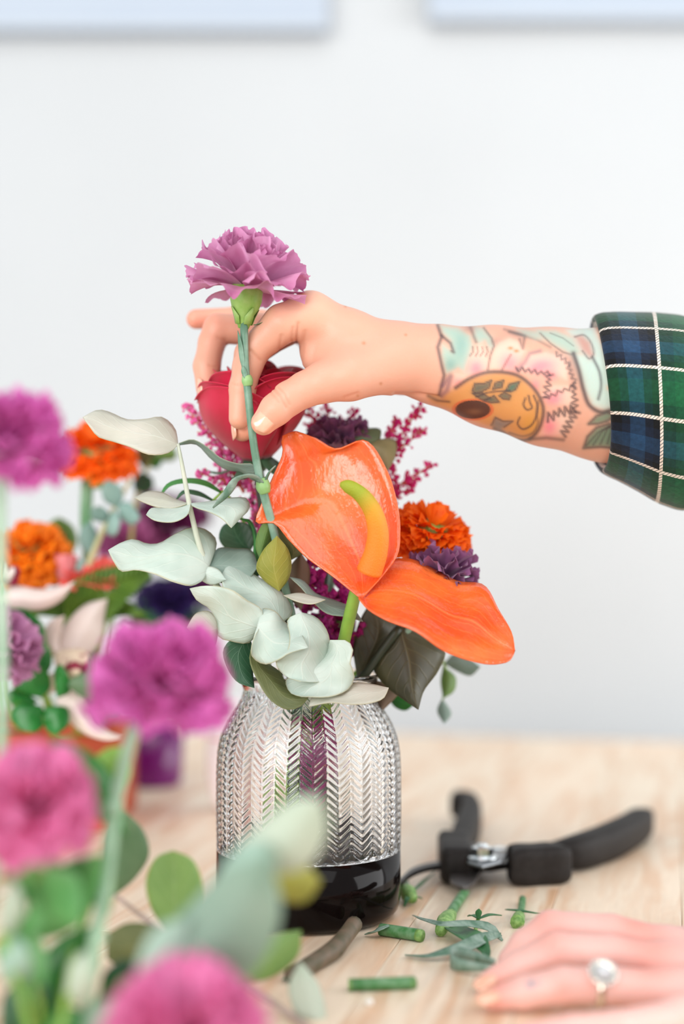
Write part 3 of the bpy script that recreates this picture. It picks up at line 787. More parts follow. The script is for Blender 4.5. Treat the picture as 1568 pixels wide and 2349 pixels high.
    # faint line tattoo on the finger
    line([(527, 840), (530, 862), (522, 880)], 2.2, .4, srgb(120, 130, 140)); line([(518, 868), (516, 892)], 2.2, .35, srgb(120, 130, 140))
    return disp, C

pr_ = P(1700, 960, .84)
person = empty('person', (pr_.x, pr_.y, -0.76), 'florist in a green plaid flannel shirt with a tattooed forearm, pinching a carnation stem', 'person')
lo, hi = arm.bounds(); hi[0] = min(hi[0], P(1760, 900, .84).x)
limb_mesh('tattooed_arm', arm, 0.00085, person, paint_tattoo, lo, hi)

# fingernails
nailm = mat('fingernail', srgb(230, 170, 142), srgb(238, 186, 160), rough=.15, scale=160, coat=.5)
def nail(c, axis, normal, ln, wd, m=nailm):
    """small curved plate: axis towards the finger tip"""
    axis = Vector(axis).normalized(); normal = Vector(normal); normal = (normal - axis * normal.dot(axis)).normalized(); s = axis.cross(normal)
    V = []
    for j in range(9):
        v = j / 8 * 2 - 1
        w_ = (1 - abs(v) ** 4) ** .5 * .95 + .05
        for i in range(7):
            u = i / 6 * 2 - 1
            V.append(Vector(c) + axis * (v * ln) + s * (u * w_ * wd) - normal * (wd * .42 * u*u*w_*w_ + .10 * ln * v*v))
    return solid(addw('fingernail', me_from('fingernail', V, grid_faces(7, 9)), m, person), .0005)
def nail_on(limb, px, py, y_guess, axis, ln, wd, lift=.0002, toward=None):
    """find the skin under a photo pixel by marching along the view ray"""
    y = y_guess - .03
    for _ in range(400):
        p = P(px, py, y); d = float(limb.field(np.array([p.x]), np.array([p.y]), np.array([p.z]))[0])
        if d < 2e-4: break
        y += max(d * .7, 5e-5)
    e = 3e-4; g = []
    for k in range(3):
        q0 = list(p); q1 = list(p); q0[k] -= e; q1[k] += e
        g.append(float((limb.field(*[np.array([v]) for v in q1]) - limb.field(*[np.array([v]) for v in q0]))[0]))
    nrm = Vector(g).normalized()
    return p + nrm * lift, nrm
def px_dir(p, q, y): return P(q[0], q[1], y) - P(p[0], p[1], y)
c_, n_ = nail_on(arm, 607, 964, .79, None, 0, 0); nail(c_, px_dir((640, 930), (600, 972), .79), n_, .0072, .0058)
c_, n_ = nail_on(arm, 533, 985, .82, None, 0, 0); nail(c_ + Vector((-.0004, 0, 0)), px_dir((540, 930), (545, 1000), .82), n_ + Vector((-1.5, 0, 0)), .0065, .0046)
c_, n_ = nail_on(arm, 454, 890, .845, None, 0, 0); nail(c_, px_dir((462, 850), (464, 920), .845), n_ + Vector((-1.2, 0, 0)), .0060, .0045)

# ---- resting left hand on the table
hand = Limb()
hand.core.append(([J(1535, 2178, .712, 48), J(1650, 2212, .702, 54), J(1790, 2222, .69, 58), J(2050, 2180, .69, 72)], .010))
hand.core.append(([J(1535, 2218, .697, 50), J(1660, 2232, .688, 54), J(1790, 2228, .682, 58), J(2050, 2180, .68, 72)], .010))
hand.core.append(([J(1530, 2272, .672, 48), J(1660, 2262, .672, 52), J(1800, 2244, .674, 58)], .010))
hand.core.append(([J(1560, 2330, .642, 44), J(1670, 2300, .655, 48), J(1800, 2258, .668, 55)], .010))
# index, middle, ring, little (tips down on the wood)
hand.fingers.append(([J(1535, 2178, .712, 46), J(1400, 2140, .722, 42), J(1262, 2130, .728, 40), J(1205, 2168, .728, 36), J(1172, 2205, .726, 31)], .006))
hand.fingers.append(([J(1535, 2218, .697, 47), J(1400, 2190, .699, 43), J(1275, 2182, .700, 42), J(1185, 2222, .700, 36), J(1120, 2252, .699, 25)], .006))
hand.fingers.append(([J(1530, 2274, .670, 46), J(1400, 2260, .668, 41), J(1290, 2260, .668, 41), J(1200, 2277, .669, 36), J(1128, 2291, .669, 25)], .006))
hand.fingers.append(([J(1560, 2335, .640, 42), J(1410, 2356, .622, 37), J(1310, 2362, .618, 34), J(1215, 2376, .618, 28)], .006))
hand.fingers.append(([J(1680, 2200, .705, 50), J(1570, 2168, .738, 40), J(1470, 2156, .750, 37), J(1385, 2166, .752, 31)], .008))   # thumb, tucked behind the index
def paint_hand(V, nn):
    x, y = px_of(V); C = np.tile(np.array(srgb(232, 184, 174)), (len(V), 1)); disp = np.zeros(len(V))
    for cx, cy, r, a in [(1255, 2110, 40, .3), (1270, 2172, 40, .3), (1350, 2262, 22, .25), (1290, 2265, 26, .4), (1460, 2110, 50, .5), (1490, 2205, 60, .5), (1130, 2262, 40, .4), (1135, 2300, 40, .4)]:
        blend(C, a * np.exp(-((x-cx)**2 + (y-cy)**2) / (r*r)), srgb(222, 130, 112))
    for pts in [[(1285, 2245), (1290, 2285)], [(1300, 2248), (1304, 2282)], [(1265, 2155), (1258, 2195)], [(1330, 2190), (1336, 2215)]]:
        g = np.exp(-(seg_dist(x, y, pts) / 4) ** 2); disp -= .0004 * g
    d = np.hypot((x - 1216) / 13, (y - 2258) / 12)   # small blue finger tattoo
    blend(C, np.clip(1.2 - d, 0, 1) * .75 * (nn[:, 1] < .2), srgb(120, 134, 150)); blend(C, .5 * np.exp(-((x-1230)/8)**2 - ((y-2254)/5)**2), srgb(120, 134, 150))
    return disp, C
lo, hi = hand.bounds(); hi[0] = min(hi[0], P(1960, 2200, .7).x)
limb_mesh('resting_hand', hand, 0.0010, person, paint_hand, lo, hi, ground=True)
c_, n_ = nail_on(hand, 1110, 2246, .69, None, 0, 0); nail(c_, px_dir((1180, 2215), (1112, 2252), .69), n_ + Vector((0, -.2, .9)), .0062, .0048)
c_, n_ = nail_on(hand, 1118, 2280, .665, None, 0, 0); nail(c_, px_dir((1190, 2268), (1118, 2288), .665), n_ + Vector((0, -.2, .9)), .0060, .0048)

# ---- ring with a round halo stone
ringm = mat('ring_white_gold', srgb(232, 226, 210), rough=.2, metal=1.0)
stonem = bpy.data.materials.new('ring_stone'); stonem.use_nodes = True
b = stonem.node_tree.nodes['Principled BSDF']; b.inputs['Base Color'].default_value = (.95, .97, 1, 1); b.inputs['Roughness'].default_value = .02
b.inputs['Transmission Weight'].default_value = .5; b.inputs['IOR'].default_value = 2.2
ca_ = P(1372, 2262, .668); ax_ = (P(1340, 2260, .668) - P(1400, 2266, .668)).normalized()
ring = empty('ring', ca_, None, None); ring.parent = person; ring.matrix_parent_inverse = person.matrix_basis.inverted()
del_ = Vector((0, -.9, 1.0)); del_ = (del_ - ax_ * del_.dot(ax_)).normalized(); sd_ = ax_.cross(del_)
RR = 43.5 * S(.668)
V = []; nR = 48
for i in range(nR):
    a = 2*math.pi*i/nR; rd = del_*math.cos(a) + sd_*math.sin(a)
    for k in range(8):
        bb = 2*math.pi*k/8
        V.append(ca_ + rd * (RR + .0009*math.cos(bb)) + ax_ * (.0017*math.sin(bb)))
Fc = [(i*8+k, i*8+(k+1) % 8, ((i+1) % nR)*8+(k+1) % 8, ((i+1) % nR)*8+k) for i in range(nR) for k in range(8)]
addw('band', me_from('band', V, Fc), ringm, ring)
hc = ca_ + del_ * (RR + .0012)
fr_ = Matrix((sd_, ax_, del_)).transposed()
def placed(name, prof, n, m):
    V, Fc = lathe_geo(prof, n); V = [hc + fr_ @ Vector(v) for v in V]
    return addw(name, me_from(name, V, Fc, smooth=(n > 12)), m, ring)
placed('halo_setting', [(.0001, -.001), (.0046, -.0006), (.0066, .0010), (.0068, .0018), (.0056, .0020), (.0046, .0014), (.0001, .0012)], 28, ringm)
placed('centre_stone', [(.0001, .0010), (.0042, .0022), (.0026, .0040), (.0001, .0040)], 8, stonem)
for i in range(14):
    a = 2*math.pi*i/14; c0 = hc + fr_ @ Vector((.0061*math.cos(a), .0061*math.sin(a), .0019))
    bm = bmesh.new(); bmesh.ops.create_icosphere(bm, subdivisions=1, radius=.0010)
    for v in bm.verts: v.co += c0
    me = bpy.data.meshes.new('halo_stone'); bm.to_mesh(me); bm.free()
    addw('halo_stone', me, stonem, ring)

# ---- plaid flannel sleeve, rolled cuff
def plaid():
    m = bpy.data.materials.new('plaid_flannel'); m.use_nodes = True; nt = m.node_tree; b = nt.nodes['Principled BSDF']; N = nt.nodes.new; Lk = nt.links.new
    uv = N('ShaderNodeUVMap'); sp = N('ShaderNodeSeparateXYZ'); Lk(uv.outputs[0], sp.inputs[0])
    def math_(op, a, b_=None, c=None):
        n = N('ShaderNodeMath'); n.operation = op
        for k, v in enumerate((a, b_, c)):
            if v is None: continue
            if isinstance(v, (int, float)): n.inputs[k].default_value = v
            else: Lk(v, n.inputs[k])
        return n.outputs[0]
    def bands(sock, period, ramp):
        f = math_('FRACT', math_('DIVIDE', sock, period))
        r = N('ShaderNodeValToRGB'); r.color_ramp.interpolation = 'CONSTANT'
        el = r.color_ramp.elements
        el[0].position = ramp[0][0]; el[0].color = (*ramp[0][1], 1); el[1].position = ramp[1][0]; el[1].color = (*ramp[1][1], 1)
        for p_, c_ in ramp[2:]:
            e = el.new(p_); e.color = (*c_, 1)
        Lk(f, r.inputs[0]); return r.outputs[0], f
    blue, green, black, navy = srgb(28, 60, 92), srgb(16, 70, 46), srgb(9, 10, 12), srgb(15, 26, 44)
    tartan = [(0, green), (.13, srgb(20, 84, 50)), (.37, srgb(12, 52, 38)), (.5, black), (.60, navy), (.69, blue), (.84, navy), (.92, black)]
    cu, fu = bands(sp.outputs[0], 1.0, tartan)
    cv, fv = bands(sp.outputs[1], 1.0, tartan)
    fu = math_('FRACT', math_('ADD', math_('MULTIPLY', sp.outputs[0], 2.0), .5)); fv = math_('FRACT', math_('ADD', math_('MULTIPLY', sp.outputs[1], 2.0), .5))
    mx = N('ShaderNodeMix'); mx.data_type = 'RGBA'; mx.inputs[0].default_value = .5; Lk(cu, mx.inputs['A']); Lk(cv, mx.inputs['B'])
    # twill: diagonal thread pattern decides which yarn shows
    tw = math_('FRACT', math_('MULTIPLY', math_('ADD', sp.outputs[0], sp.outputs[1]), 30.0))
    def stripe(f, at, half): return math_('LESS_THAN', math_('ABSOLUTE', math_('SUBTRACT', f, at)), half)
    yarn = math_('LESS_THAN', tw, .72)
    wh = math_('MULTIPLY', math_('MAXIMUM', stripe(fu, .5, .034), stripe(fv, .5, .030)), math_('ADD', math_('MULTIPLY', yarn, .75), .15))
    m2 = N('ShaderNodeMix'); m2.data_type = 'RGBA'; m2.inputs['B'].default_value = (*srgb(226, 212, 200), 1)
    Lk(wh, m2.inputs[0]); Lk(mx.outputs['Result'], m2.inputs['A'])
    tcn = N('ShaderNodeTexCoord'); nz = N('ShaderNodeTexNoise'); nz.inputs['Scale'].default_value = 420; nz.inputs['Detail'].default_value = 4; Lk(tcn.outputs['Object'], nz.inputs[0])
    m3 = N('ShaderNodeMix'); m3.data_type = 'RGBA'; m3.blend_type = 'OVERLAY'; m3.inputs[0].default_value = .55; Lk(m2.outputs['Result'], m3.inputs['A']); Lk(nz.outputs['Fac'], m3.inputs['B'])
    Lk(m3.outputs['Result'], b.inputs['Base Color']); b.inputs['Roughness'].default_value = .9; b.inputs['Sheen Weight'].default_value = .15; b.inputs['Sheen Roughness'].default_value = .5
    b.inputs['Specular IOR Level'].default_value = .2
    bp = N('ShaderNodeBump'); bp.inputs['Strength'].default_value = .3; bp.inputs['Distance'].default_value = .001; Lk(nz.outputs['Fac'], bp.inputs['Height']); Lk(bp.outputs[0], b.inputs['Normal'])
    return m
plaidm = plaid()
def sleeve_part(name, rings, nth=96, n=60, wr=None, uvs=(3.6, 1.0), uv0=(0, 0), thick=.0016):
    """rings: (px, py, y, half height px, half depth px, lean px (near side minus far side), droop px); theta 0 = top, pi/2 = near side"""
    q = cr(rings, n); V, UV = [], []
    s = 0; last = None
    for j in range(n):
        cx, cy, yy, ry, rd, lean, droop = q[j]
        if last is not None: s += math.dist(last, (cx, cy)) * S(yy)
        last = (cx, cy)
        for k in range(nth + 1):
            a = 2*math.pi*k/nth; ca, sa = math.cos(a), math.sin(a)
            wv = wr(a, j/(n-1)) if wr else 0.0
            R_ = 1 + wv
            px = cx + lean * (sa * .5 + .5) * (1 - .35*ca) + 0
            py = cy - ry*ca*R_ + (droop * (max(0, -ca)) ** 2)
            V.append(P(px, py, yy - rd*S(yy)*sa*R_)); UV.append((k / nth * uvs[0] + uv0[0], s / .080 * uvs[1] + uv0[1]))
    Fc = grid_faces(nth + 1, n)
    me = me_from(name, V, Fc); l = me.uv_layers.new(name='UVMap')
    for lp in me.loops: l.data[lp.index].uv = UV[lp.vertex_index]
    o = addw(name, me, plaidm, person); return solid(o, thick)
def wrinkle(a, v): return .012*math.sin(5*a + 9*v) + .016*math.sin(3*a - 7*v + 1) + .010*math.sin(11*a + 3*v)*v
# rolled cuff (outer turn-up), the sleeve that comes out of it, and the under fold
sleeve_part('rolled_cuff', [(1375, 905, .8405, 158, 196, 40, 4), (1352, 902, .8405, 166, 202, 48, 6), (1346, 900, .8405, 174, 210, 54, 8), (1356, 899, .8405, 178, 216, 56, 12), (1385, 899, .8405, 181, 220, 48, 20),
                            (1440, 902, .842, 184, 224, 34, 38), (1510, 908, .844, 188, 226, 20, 60), (1570, 914, .846, 186, 224, 10, 64), (1600, 918, .848, 172, 208, 6, 40)],
            wr=lambda a, v: .010*math.sin(3*a + 5*v) * v + .005*math.sin(7*a - 4*v), uv0=(.9645, .4375), uvs=(5.25, 1.0))
sleeve_part('sleeve', [(1560, 920, .848, 165, 196, 0, 40), (1590, 922, .848, 184, 222, 0, 74), (1680, 935, .854, 200, 236, 0, 80), (1900, 960, .87, 215, 240, 0, 70), (2200, 900, .90, 230, 250, 0, 60), (2600, 760, .94, 250, 260, 0, 30)],
            wr=wrinkle, uv0=(.1, .2), uvs=(7.0, 1.0))
sleeve_part('rolled_cuff', [(1812, 2200, .682, 60, 95, 10, 0), (1792, 2198, .682, 74, 112, 10, 0), (1800, 2195, .682, 82, 118, 10, 0), (1960, 2165, .69, 92, 125, 5, 0), (2300, 2040, .74, 120, 140, 0, 0), (2600, 1850, .80, 150, 160, 0, 0)],
            wr=lambda a, v: .012*math.sin(3*a + 5*v), uv0=(.2, .1), uvs=(5, 1.0))
# ================================================================ flower and leaf kit
def fan_petal(seed, L=.026, W=.015, bend=0.9, ruffle=.003, rk=5, teeth=11, td=.07, nu=22, nv=8, claw=.18, p=.8):
    """fan-shaped petal: base at origin, grows along +Z and bends towards +Y; toothed outer margin"""
    r = random.Random(seed); ph = r.uniform(0, 6.28); ph2 = r.uniform(0, 6.28); V = []
    tt = [r.uniform(-.5, 1) for _ in range(teeth * 2 + 2)]
    cy, cz, lv = 0.0, 0.0, 0.0
    pts = []
    for j in range(nv):
        v = j / (nv - 1); a = bend * v ** 1.2
        if j: cy += math.sin(a) * L / (nv-1); cz += math.cos(a) * L / (nv-1)
        pts.append((cy, cz, a))
    for j in range(nv):
        v = j / (nv - 1); y, z, a = pts[j]
        w = W * (claw + (1 - claw) * math.sin(min(v, 1) * math.pi * .5) ** (1/p))
        for i in range(nu):
            u = i / (nu - 1) * 2 - 1
            ro = ruffle * v * v * (math.sin(rk * u + ph) + .6 * math.sin(rk * 2.3 * u + ph2) * v)
            back = -(1 - math.sqrt(max(0, 1 - .55 * u * u))) * L * .55 * v      # round shoulder
            k = (u + 1) / 2 * teeth * 2; i0 = int(k); f = k - i0
            tz = (tt[i0] * (1-f) + tt[min(i0 + 1, len(tt)-1)] * f) * td * L * max(0, v - .75) * 4
            along = back + tz
            V.append((u * w, y + math.sin(a) * along + math.cos(a) * ro, z + math.cos(a) * along - math.sin(a) * ro))
    return me_from('petal', V, grid_faces(nu, nv))
def bloom(root_name, loc, axis, meshes, whorls, m, label, cat='flower', group=None, seed=0, spin=0.0, base=.002):
    """whorls: (count, tilt radians from the axis, scale, lift). Returns the thing; petals are its children"""
    root = empty(root_name, loc, label, cat, group)
    q = Vector((0, 0, 1)).rotation_difference(Vector(axis).normalized())
    root.rotation_mode = 'QUATERNION'; root.rotation_quaternion = q
    petals(root, meshes, whorls, m, seed, spin, base)
    return root
def petals(root, meshes, whorls, m, seed=0, spin=0.0, base=.002, jit=.14):
    r = random.Random(seed)
    ms = []
    for me in meshes:
        if me.materials and me.materials[0] != m: me = me.copy(); me.materials.clear()
        if not me.materials: me.materials.append(m)
        ms.append(me)
    meshes = ms
    for wi, (n, tilt, scl, lift) in enumerate(whorls):
        for i in range(n):
            az = spin + 2 * math.pi * (i + .5 * (wi % 2)) / n + r.uniform(-.2, .2)
            s = scl * r.uniform(.9, 1.1)
            o = add('petal', r.choice(meshes), None, root)
            M = Matrix.Rotation(az, 4, 'Z') @ Matrix.Translation((0, base, lift)) @ Matrix.Rotation(-(tilt + r.uniform(-jit, jit)), 4, 'X') @ Matrix.Rotation(r.uniform(-.25, .25), 4, 'Z') @ Matrix.Scale(s, 4)
            o.matrix_basis = M
def stem_in_vase(root, pts, rad, m, dx=0.0, dy=0.0, name='stem', seg=8):
    """pts (world) continued through the vase neck down to the dark base"""
    tube(name, list(pts) + [Vector((VX + dx, VY + dy, .135)), Vector((VX - dx * .4, VY - dy * .4, .09)), Vector((VX - dx, VY - dy, .0405))], rad, m, root, n=40, seg=seg)

# materials
carn_m = mat('mauve_petal', srgb(226, 166, 204), srgb(200, 116, 166), rough=.65, scale=70, trans=.38, sheen=.2, stretch=(1, 1, .35))
carn_dark = mat('plum_petal', srgb(158, 100, 146), srgb(126, 70, 116), rough=.65, scale=60, trans=.2, sheen=.2)
mari_m = mat('marigold_petal', srgb(255, 132, 8), srgb(250, 92, 4), rough=.6, scale=55, trans=.4)
mari_y = mat('marigold_petal_yellow', srgb(255, 158, 14), srgb(248, 112, 8), rough=.6, scale=40, trans=.3)
mag_m = mat('magenta_petal', srgb(234, 134, 208), srgb(204, 80, 168), rough=.65, scale=45, trans=.4, sheen=.2)
pinkm = mat('rosy_mauve_petal', srgb(240, 160, 204), srgb(222, 108, 166), rough=.65, scale=40, trans=.4)
calyx_m = mat('calyx_green', srgb(126, 172, 70), srgb(158, 190, 110), rough=.45, scale=120, trans=.08)
stem_m = mat('glaucous_stem', srgb(96, 136, 112), srgb(142, 172, 154), rough=.45, scale=90, contrast=(.4, .7))
green_stem = mat('fresh_stem', srgb(118, 160, 60), srgb(140, 176, 70), rough=.4, scale=60)
dark_stem = mat('dark_stem', srgb(44, 54, 34), srgb(30, 36, 24), rough=.5, scale=60)
pale_stem = mat('pale_eucalyptus_stem', srgb(206, 208, 190), srgb(188, 196, 176), rough=.5, scale=80)
mint_stem = mat('mint_stem', srgb(168, 200, 172), srgb(146, 186, 152), rough=.5, scale=50)
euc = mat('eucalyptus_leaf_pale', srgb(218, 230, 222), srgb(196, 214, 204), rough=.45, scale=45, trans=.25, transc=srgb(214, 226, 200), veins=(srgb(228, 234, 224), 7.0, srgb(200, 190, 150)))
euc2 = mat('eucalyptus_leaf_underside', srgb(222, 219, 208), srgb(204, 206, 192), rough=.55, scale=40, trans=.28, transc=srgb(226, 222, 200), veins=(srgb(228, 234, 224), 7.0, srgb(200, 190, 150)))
euc3 = mat('eucalyptus_leaf_grey', srgb(150, 172, 160), srgb(126, 152, 140), rough=.5, scale=40, trans=.2, veins=(srgb(176, 194, 182), 7.0, srgb(170, 170, 140)))  # greyer, darker leaf tone
olive = mat('olive_leaf', srgb(112, 118, 72), srgb(94, 104, 62), rough=.5, scale=50, trans=.2, veins=(srgb(140, 144, 92), 7.0, srgb(140, 144, 92)))
deepg = mat('deep_green_leaf', srgb(44, 84, 58), srgb(58, 100, 70), rough=.4, scale=50, trans=.2, veins=(srgb(84, 126, 92), 7.0, srgb(84, 126, 92)))
freshg = mat('fresh_green_leaf', srgb(62, 142, 60), srgb(38, 112, 44), rough=.35, scale=60, trans=.25, veins=(srgb(96, 168, 90), 7.0, srgb(96, 168, 90)))
yelg = mat('yellow_green_leaf', srgb(176, 168, 72), srgb(152, 156, 66), rough=.5, scale=60, trans=.25, veins=(srgb(196, 190, 104), 7.0, srgb(196, 190, 104)))
midg = mat('mid_green_leaf', srgb(124, 158, 82), srgb(104, 140, 72), rough=.45, scale=50, trans=.28, veins=(srgb(160, 188, 116), 7.0, srgb(160, 188, 116)))
brownl = mat('brown_leaf', srgb(128, 104, 84), srgb(110, 90, 70), rough=.6, scale=50, trans=.2)
darkol = mat('dark_olive_leaf', srgb(84, 84, 56), srgb(66, 66, 46), rough=.45, scale=45, trans=.15, veins=(srgb(104, 100, 66), 7.0, srgb(104, 100, 66)))

# ================================================================ bouquet in the glass vase
GB = 'flowers and foliage in the glass vase'
# ---- carnation held in the hand
big = [fan_petal(s, .028, .0205, .55, .0034, 4.5, 20, .055, 46, 10) for s in range(6)]
mid_ = [fan_petal(20 + s, .027, .0165, .30, .0044, 6, 18, .055, 44, 10) for s in range(5)]
c0 = P(566, 668, .80)
car = bloom('purple_carnation', c0, (.10, -.10, 1), big, [(5, 1.40, 1.02, .001), (6, 1.10, 1.02, .002), (5, .78, 1.0, .003)], carn_m,
            'single mauve carnation held up between thumb and finger', 'flower', None, 3, .3, .003)
petals(car, mid_, [(5, .52, 1.0, .004), (5, .28, 1.0, .005), (3, .1, .97, .006)], carn_m, 5, .8, .0015)
prof = [(.0001, -.0215), (.0030, -.0210), (.0042, -.0175), (.0050, -.014), (.0078, -.0095), (.0090, -.0055), (.0091, 0), (.0086, .003), (.0001, .004)]
V, Fc = lathe_geo(prof, 20); cal = add('calyx', me_from('calyx', V, Fc), calyx_m, car)
for k in range(4):
    a = k * math.pi / 2 + .6; pts = [(.0043, -.0188), (.0056, -.0145), (.0084, -.0095)]
    V = []
    for j, (r_, z_) in enumerate(pts):
        for u in (-1, 0, 1):
            w_ = (.55, .5, .06)[j]; V.append(((r_ + .0004) * math.cos(a + u*w_), (r_ + .0004) * math.sin(a + u*w_), z_))
    solid(add('bract', me_from('bract', V, grid_faces(3, 3)), calyx_m, cal), .0004)
V = []
for j in range(8):
    v = j / 7
    for u in (-1, 0, 1): V.append((.0055 + .0125*v, u*.0012*(1-v), -.0185 + .002*v + .0075*v*v))
solid(add('bract', me_from('bract', V, grid_faces(3, 8)), darkleaf, cal), .0003)
sp_ = [P(559, 738, .80), P(563, 850, .7995), P(569, 905, .7995), P(577, 985, .800), P(590, 1070, .803), P(604, 1130, .806), P(628, 1220, .812), P(650, 1330, .82), P(675, 1450, .83)]
stem_in_vase(car, sp_, [.0023, .0022, .0022, .0022, .0023, .0025, .0024, .0024, .0024, .0024, .0024, .0024], stem_m, -.008, -.012)
nd = mat('stem_node', srgb(132, 176, 104), srgb(150, 186, 130), rough=.45, scale=100)
tube('node', [P(565, 862, .7995), P(567, 873, .7995), P(569, 886, .7995)], [.0026, .0033, .0025], nd, car, n=10)
tube('node', [P(600, 1096, .8045), P(604, 1118, .8055), P(608, 1132, .806)], [.0030, .0042, .0030], nd, car, n=10)
leafpx('stem_leaf', car, stem_m, [(561, 860), (550, 825), (546, 785), (545, 758)], [(561, 860), (560, 820), (554, 785), (545, 758)], .7985, .797, .001, -.001, n=10, k=5)
leafpx('stem_leaf', car, stem_m, [(560, 868), (553, 852), (556, 838)], [(565, 872), (567, 852), (556, 838)], .797, .7965, .0005, .0005, n=6, k=4)
strip('stem_leaf', [P(604, 1116, .804), P(578, 1095, .798), P(548, 1100, .794), P(515, 1138, .793), P(488, 1165, .795)], [.0018, .0026, .0026, .002, .0004], greyleaf, car, n=20, upv=(0.4, .6, 1))
strip('stem_leaf', [P(606, 1116, .804), P(622, 1080, .803), P(632, 1068, .803)], [.0014, .0016, .0003], greyleaf, car, n=10)

# ---- red rose
rose_m = mat('rose_petal', srgb(222, 20, 72), srgb(190, 8, 46), rough=.5, scale=35, trans=.25, sheen=.3, transc=srgb(230, 20, 70))
rc = P(590, 1042, .850)
rose = empty('red_rose', rc, 'deep crimson rose behind the pinching hand', 'flower', GB)
rose.rotation_euler = (math.radians(12), math.radians(-2), 0)
def rose_petal(r0, h, half, flare, roll, seed, nu=24, nv=18):
    """cupped petal; its free margin turns outwards and rolls over"""
    r = random.Random(seed); V = []; ph = r.uniform(0, 6); sk = r.uniform(-.06, .06)
    for j in range(nv):
        v = j / (nv - 1)
        bowl = math.sin(min(1.0, v * .95 + .10) * math.pi * .55) ** .75
        for i in range(nu):
            u = i / (nu-1) * 2 - 1
            wv = .5 + .5 * math.sin(math.pi * min(v * .8 + .25, 1) * .62)
            a = u * half * wv * (1 - .18 * max(0, v - .6) ** 2 * 4)
            top = 1 - .22 * abs(u) ** 2.6 + sk * u
            z = h * v * (1 - (1 - top) * v)
            rr_ = r0 * bowl * (1 - .26 * max(0, v - .35) ** 1.5) + .0010 * math.sin(3*u + ph) * v
            k = max(0, v - .78) / .22
            e = max(0, abs(u) - .72) / .28
            rr_ += flare * .6 * (k ** 1.4) + .0012 * e * v
            z -= roll * .8 * k ** 2.2
            V.append((rr_ * math.cos(a), rr_ * math.sin(a), z))
    return me_from('petal', V, grid_faces(nu, nv))
i_ = 0
for n_, r0, h, half, flare, roll, off_ in [(1, .008, .052, 3.0, .0, .0, 0), (3, .012, .0545, 1.6, .0015, .0, .4), (3, .0165, .056, 1.4, .004, .002, 1.2), (4, .022, .0575, 1.2, .007, .005, .1), (4, .0275, .057, 1.12, .0085, .006, .9), (4, .0315, .0545, 1.05, .009, .007, -.75), (3, .0345, .050, 1.0, .008, .006, -1.95)]:
    for k in range(n_):
        o = solid(add('petal', rose_petal(r0, h, half, flare, roll, 100 + i_), rose_m, rose), .0006)
        o.rotation_euler = (0, 0, off_ + 2*math.pi*k/n_ + rnd.uniform(-.12, .12)); o.location = (0, 0, rnd.uniform(-.0035, .002)); i_ += 1
for k in range(5):
    a = k * 2*math.pi/5 + .5; V = []
    for j in range(10):
        v = j / 9; w_ = .0055 * math.sin(math.pi * min(.25 + v * .75, 1)) + .0002
        for u in (-1, 0, 1):
            rr_ = .006 + .026 * v; V.append((rr_*math.cos(a) - u*w_*math.sin(a), rr_*math.sin(a) + u*w_*math.cos(a), -.001 - .010*math.sin(v*2.2)))
    solid(add('sepal', me_from('sepal', V, grid_faces(3, 10)), deepg, rose), .0005)
V, Fc = lathe_geo([(.0001, -.011), (.0045, -.010), (.007, -.005), (.009, .001), (.0001, .003)], 16); add('hip', me_from('hip', V, Fc), deepg, rose)
stem_in_vase(rose, [P(590, 1066, .852), P(610, 1200, .853), P(655, 1400, .852)], .0032, dark_stem, -.004, .006)

# ---- coral anthurium
anth_m = mat('coral_spathe', srgb(255, 130, 56), srgb(248, 88, 40), rough=.12, scale=30, trans=.25, coat=.7, bump=.5, bscale=300, bdist=.0016, transc=srgb(255, 130, 50), contrast=(.36, .66), stretch=(1, 1, .6), veins=(srgb(255, 150, 84), 9.0, srgb(250, 120, 60), 1))
ac_ = P(842, 1312, .795)
anth = empty('anthurium', ac_, 'glossy coral-orange anthurium with a curved yellow-green spadix', 'flower', GB)
def patch(L, R, depth, n=30, k=15):
    l = cr(L, n); r = cr(R, n); V = []
    for j in range(n):
        v = j/(n-1)
        for i in range(k):
            u = i/(k-1); px, py = l[j]*(1-u) + r[j]*u; V.append(P(px, py, depth(u, v)))
    return V, grid_faces(k, n)
UL = [(828, 1375), (762, 1322), (700, 1277), (660, 1237), (625, 1199), (588, 1200), (602, 1150), (630, 1085), (649, 1035), (646, 1002), (678, 990)]
UR = [(836, 1366), (884, 1312), (912, 1270), (917, 1220), (907, 1140), (885, 1075), (836, 1010), (768, 1030), (722, 1004), (678, 990)]
def ud(u, v):
    e = 2*u - 1
    rim = .010 * max(0, -e) ** 2.5 * math.sin(math.pi*min(1, v*1.3)) 
    return .788 + .030*math.sin(v*1.5) + .016*(1 - e*e)*math.sin(math.pi*v) - .010*(1-u)*math.sin(math.pi*v) + rim - .014*max(0, v-.8)*5*(.5 - .5*abs(e)) + .0007*math.sin(13*u + 5*v)*math.sin(math.pi*v)
V1, F1 = patch(UL, UR, ud, 36, 19)
LL = [(836, 1366), (846, 1312), (882, 1288), (940, 1283), (1000, 1309), (1050, 1334), (1108, 1342), (1142, 1398), (1176, 1462), (1180, 1492)]
LR = [(822, 1372), (842, 1396), (880, 1420), (950, 1447), (1020, 1494), (1080, 1516), (1140, 1523), (1170, 1514), (1180, 1492)]
def ld(u, v):
    e = 2*u - 1
    return .790 + .034*(1-u)*math.sin(math.pi*min(1, .15 + v*.85)) - .022*u*math.sin(math.pi*min(1, .1 + v*.9)) - .012*v + .012*(1 - e*e)*math.sin(math.pi*v)*0 + .0011*math.sin(19*u + 3*v + .6*math.sin(9*v))*math.sin(math.pi*v)*(1 - .4*u)
V2, F2 = patch(LL, LR, ld, 36, 17)
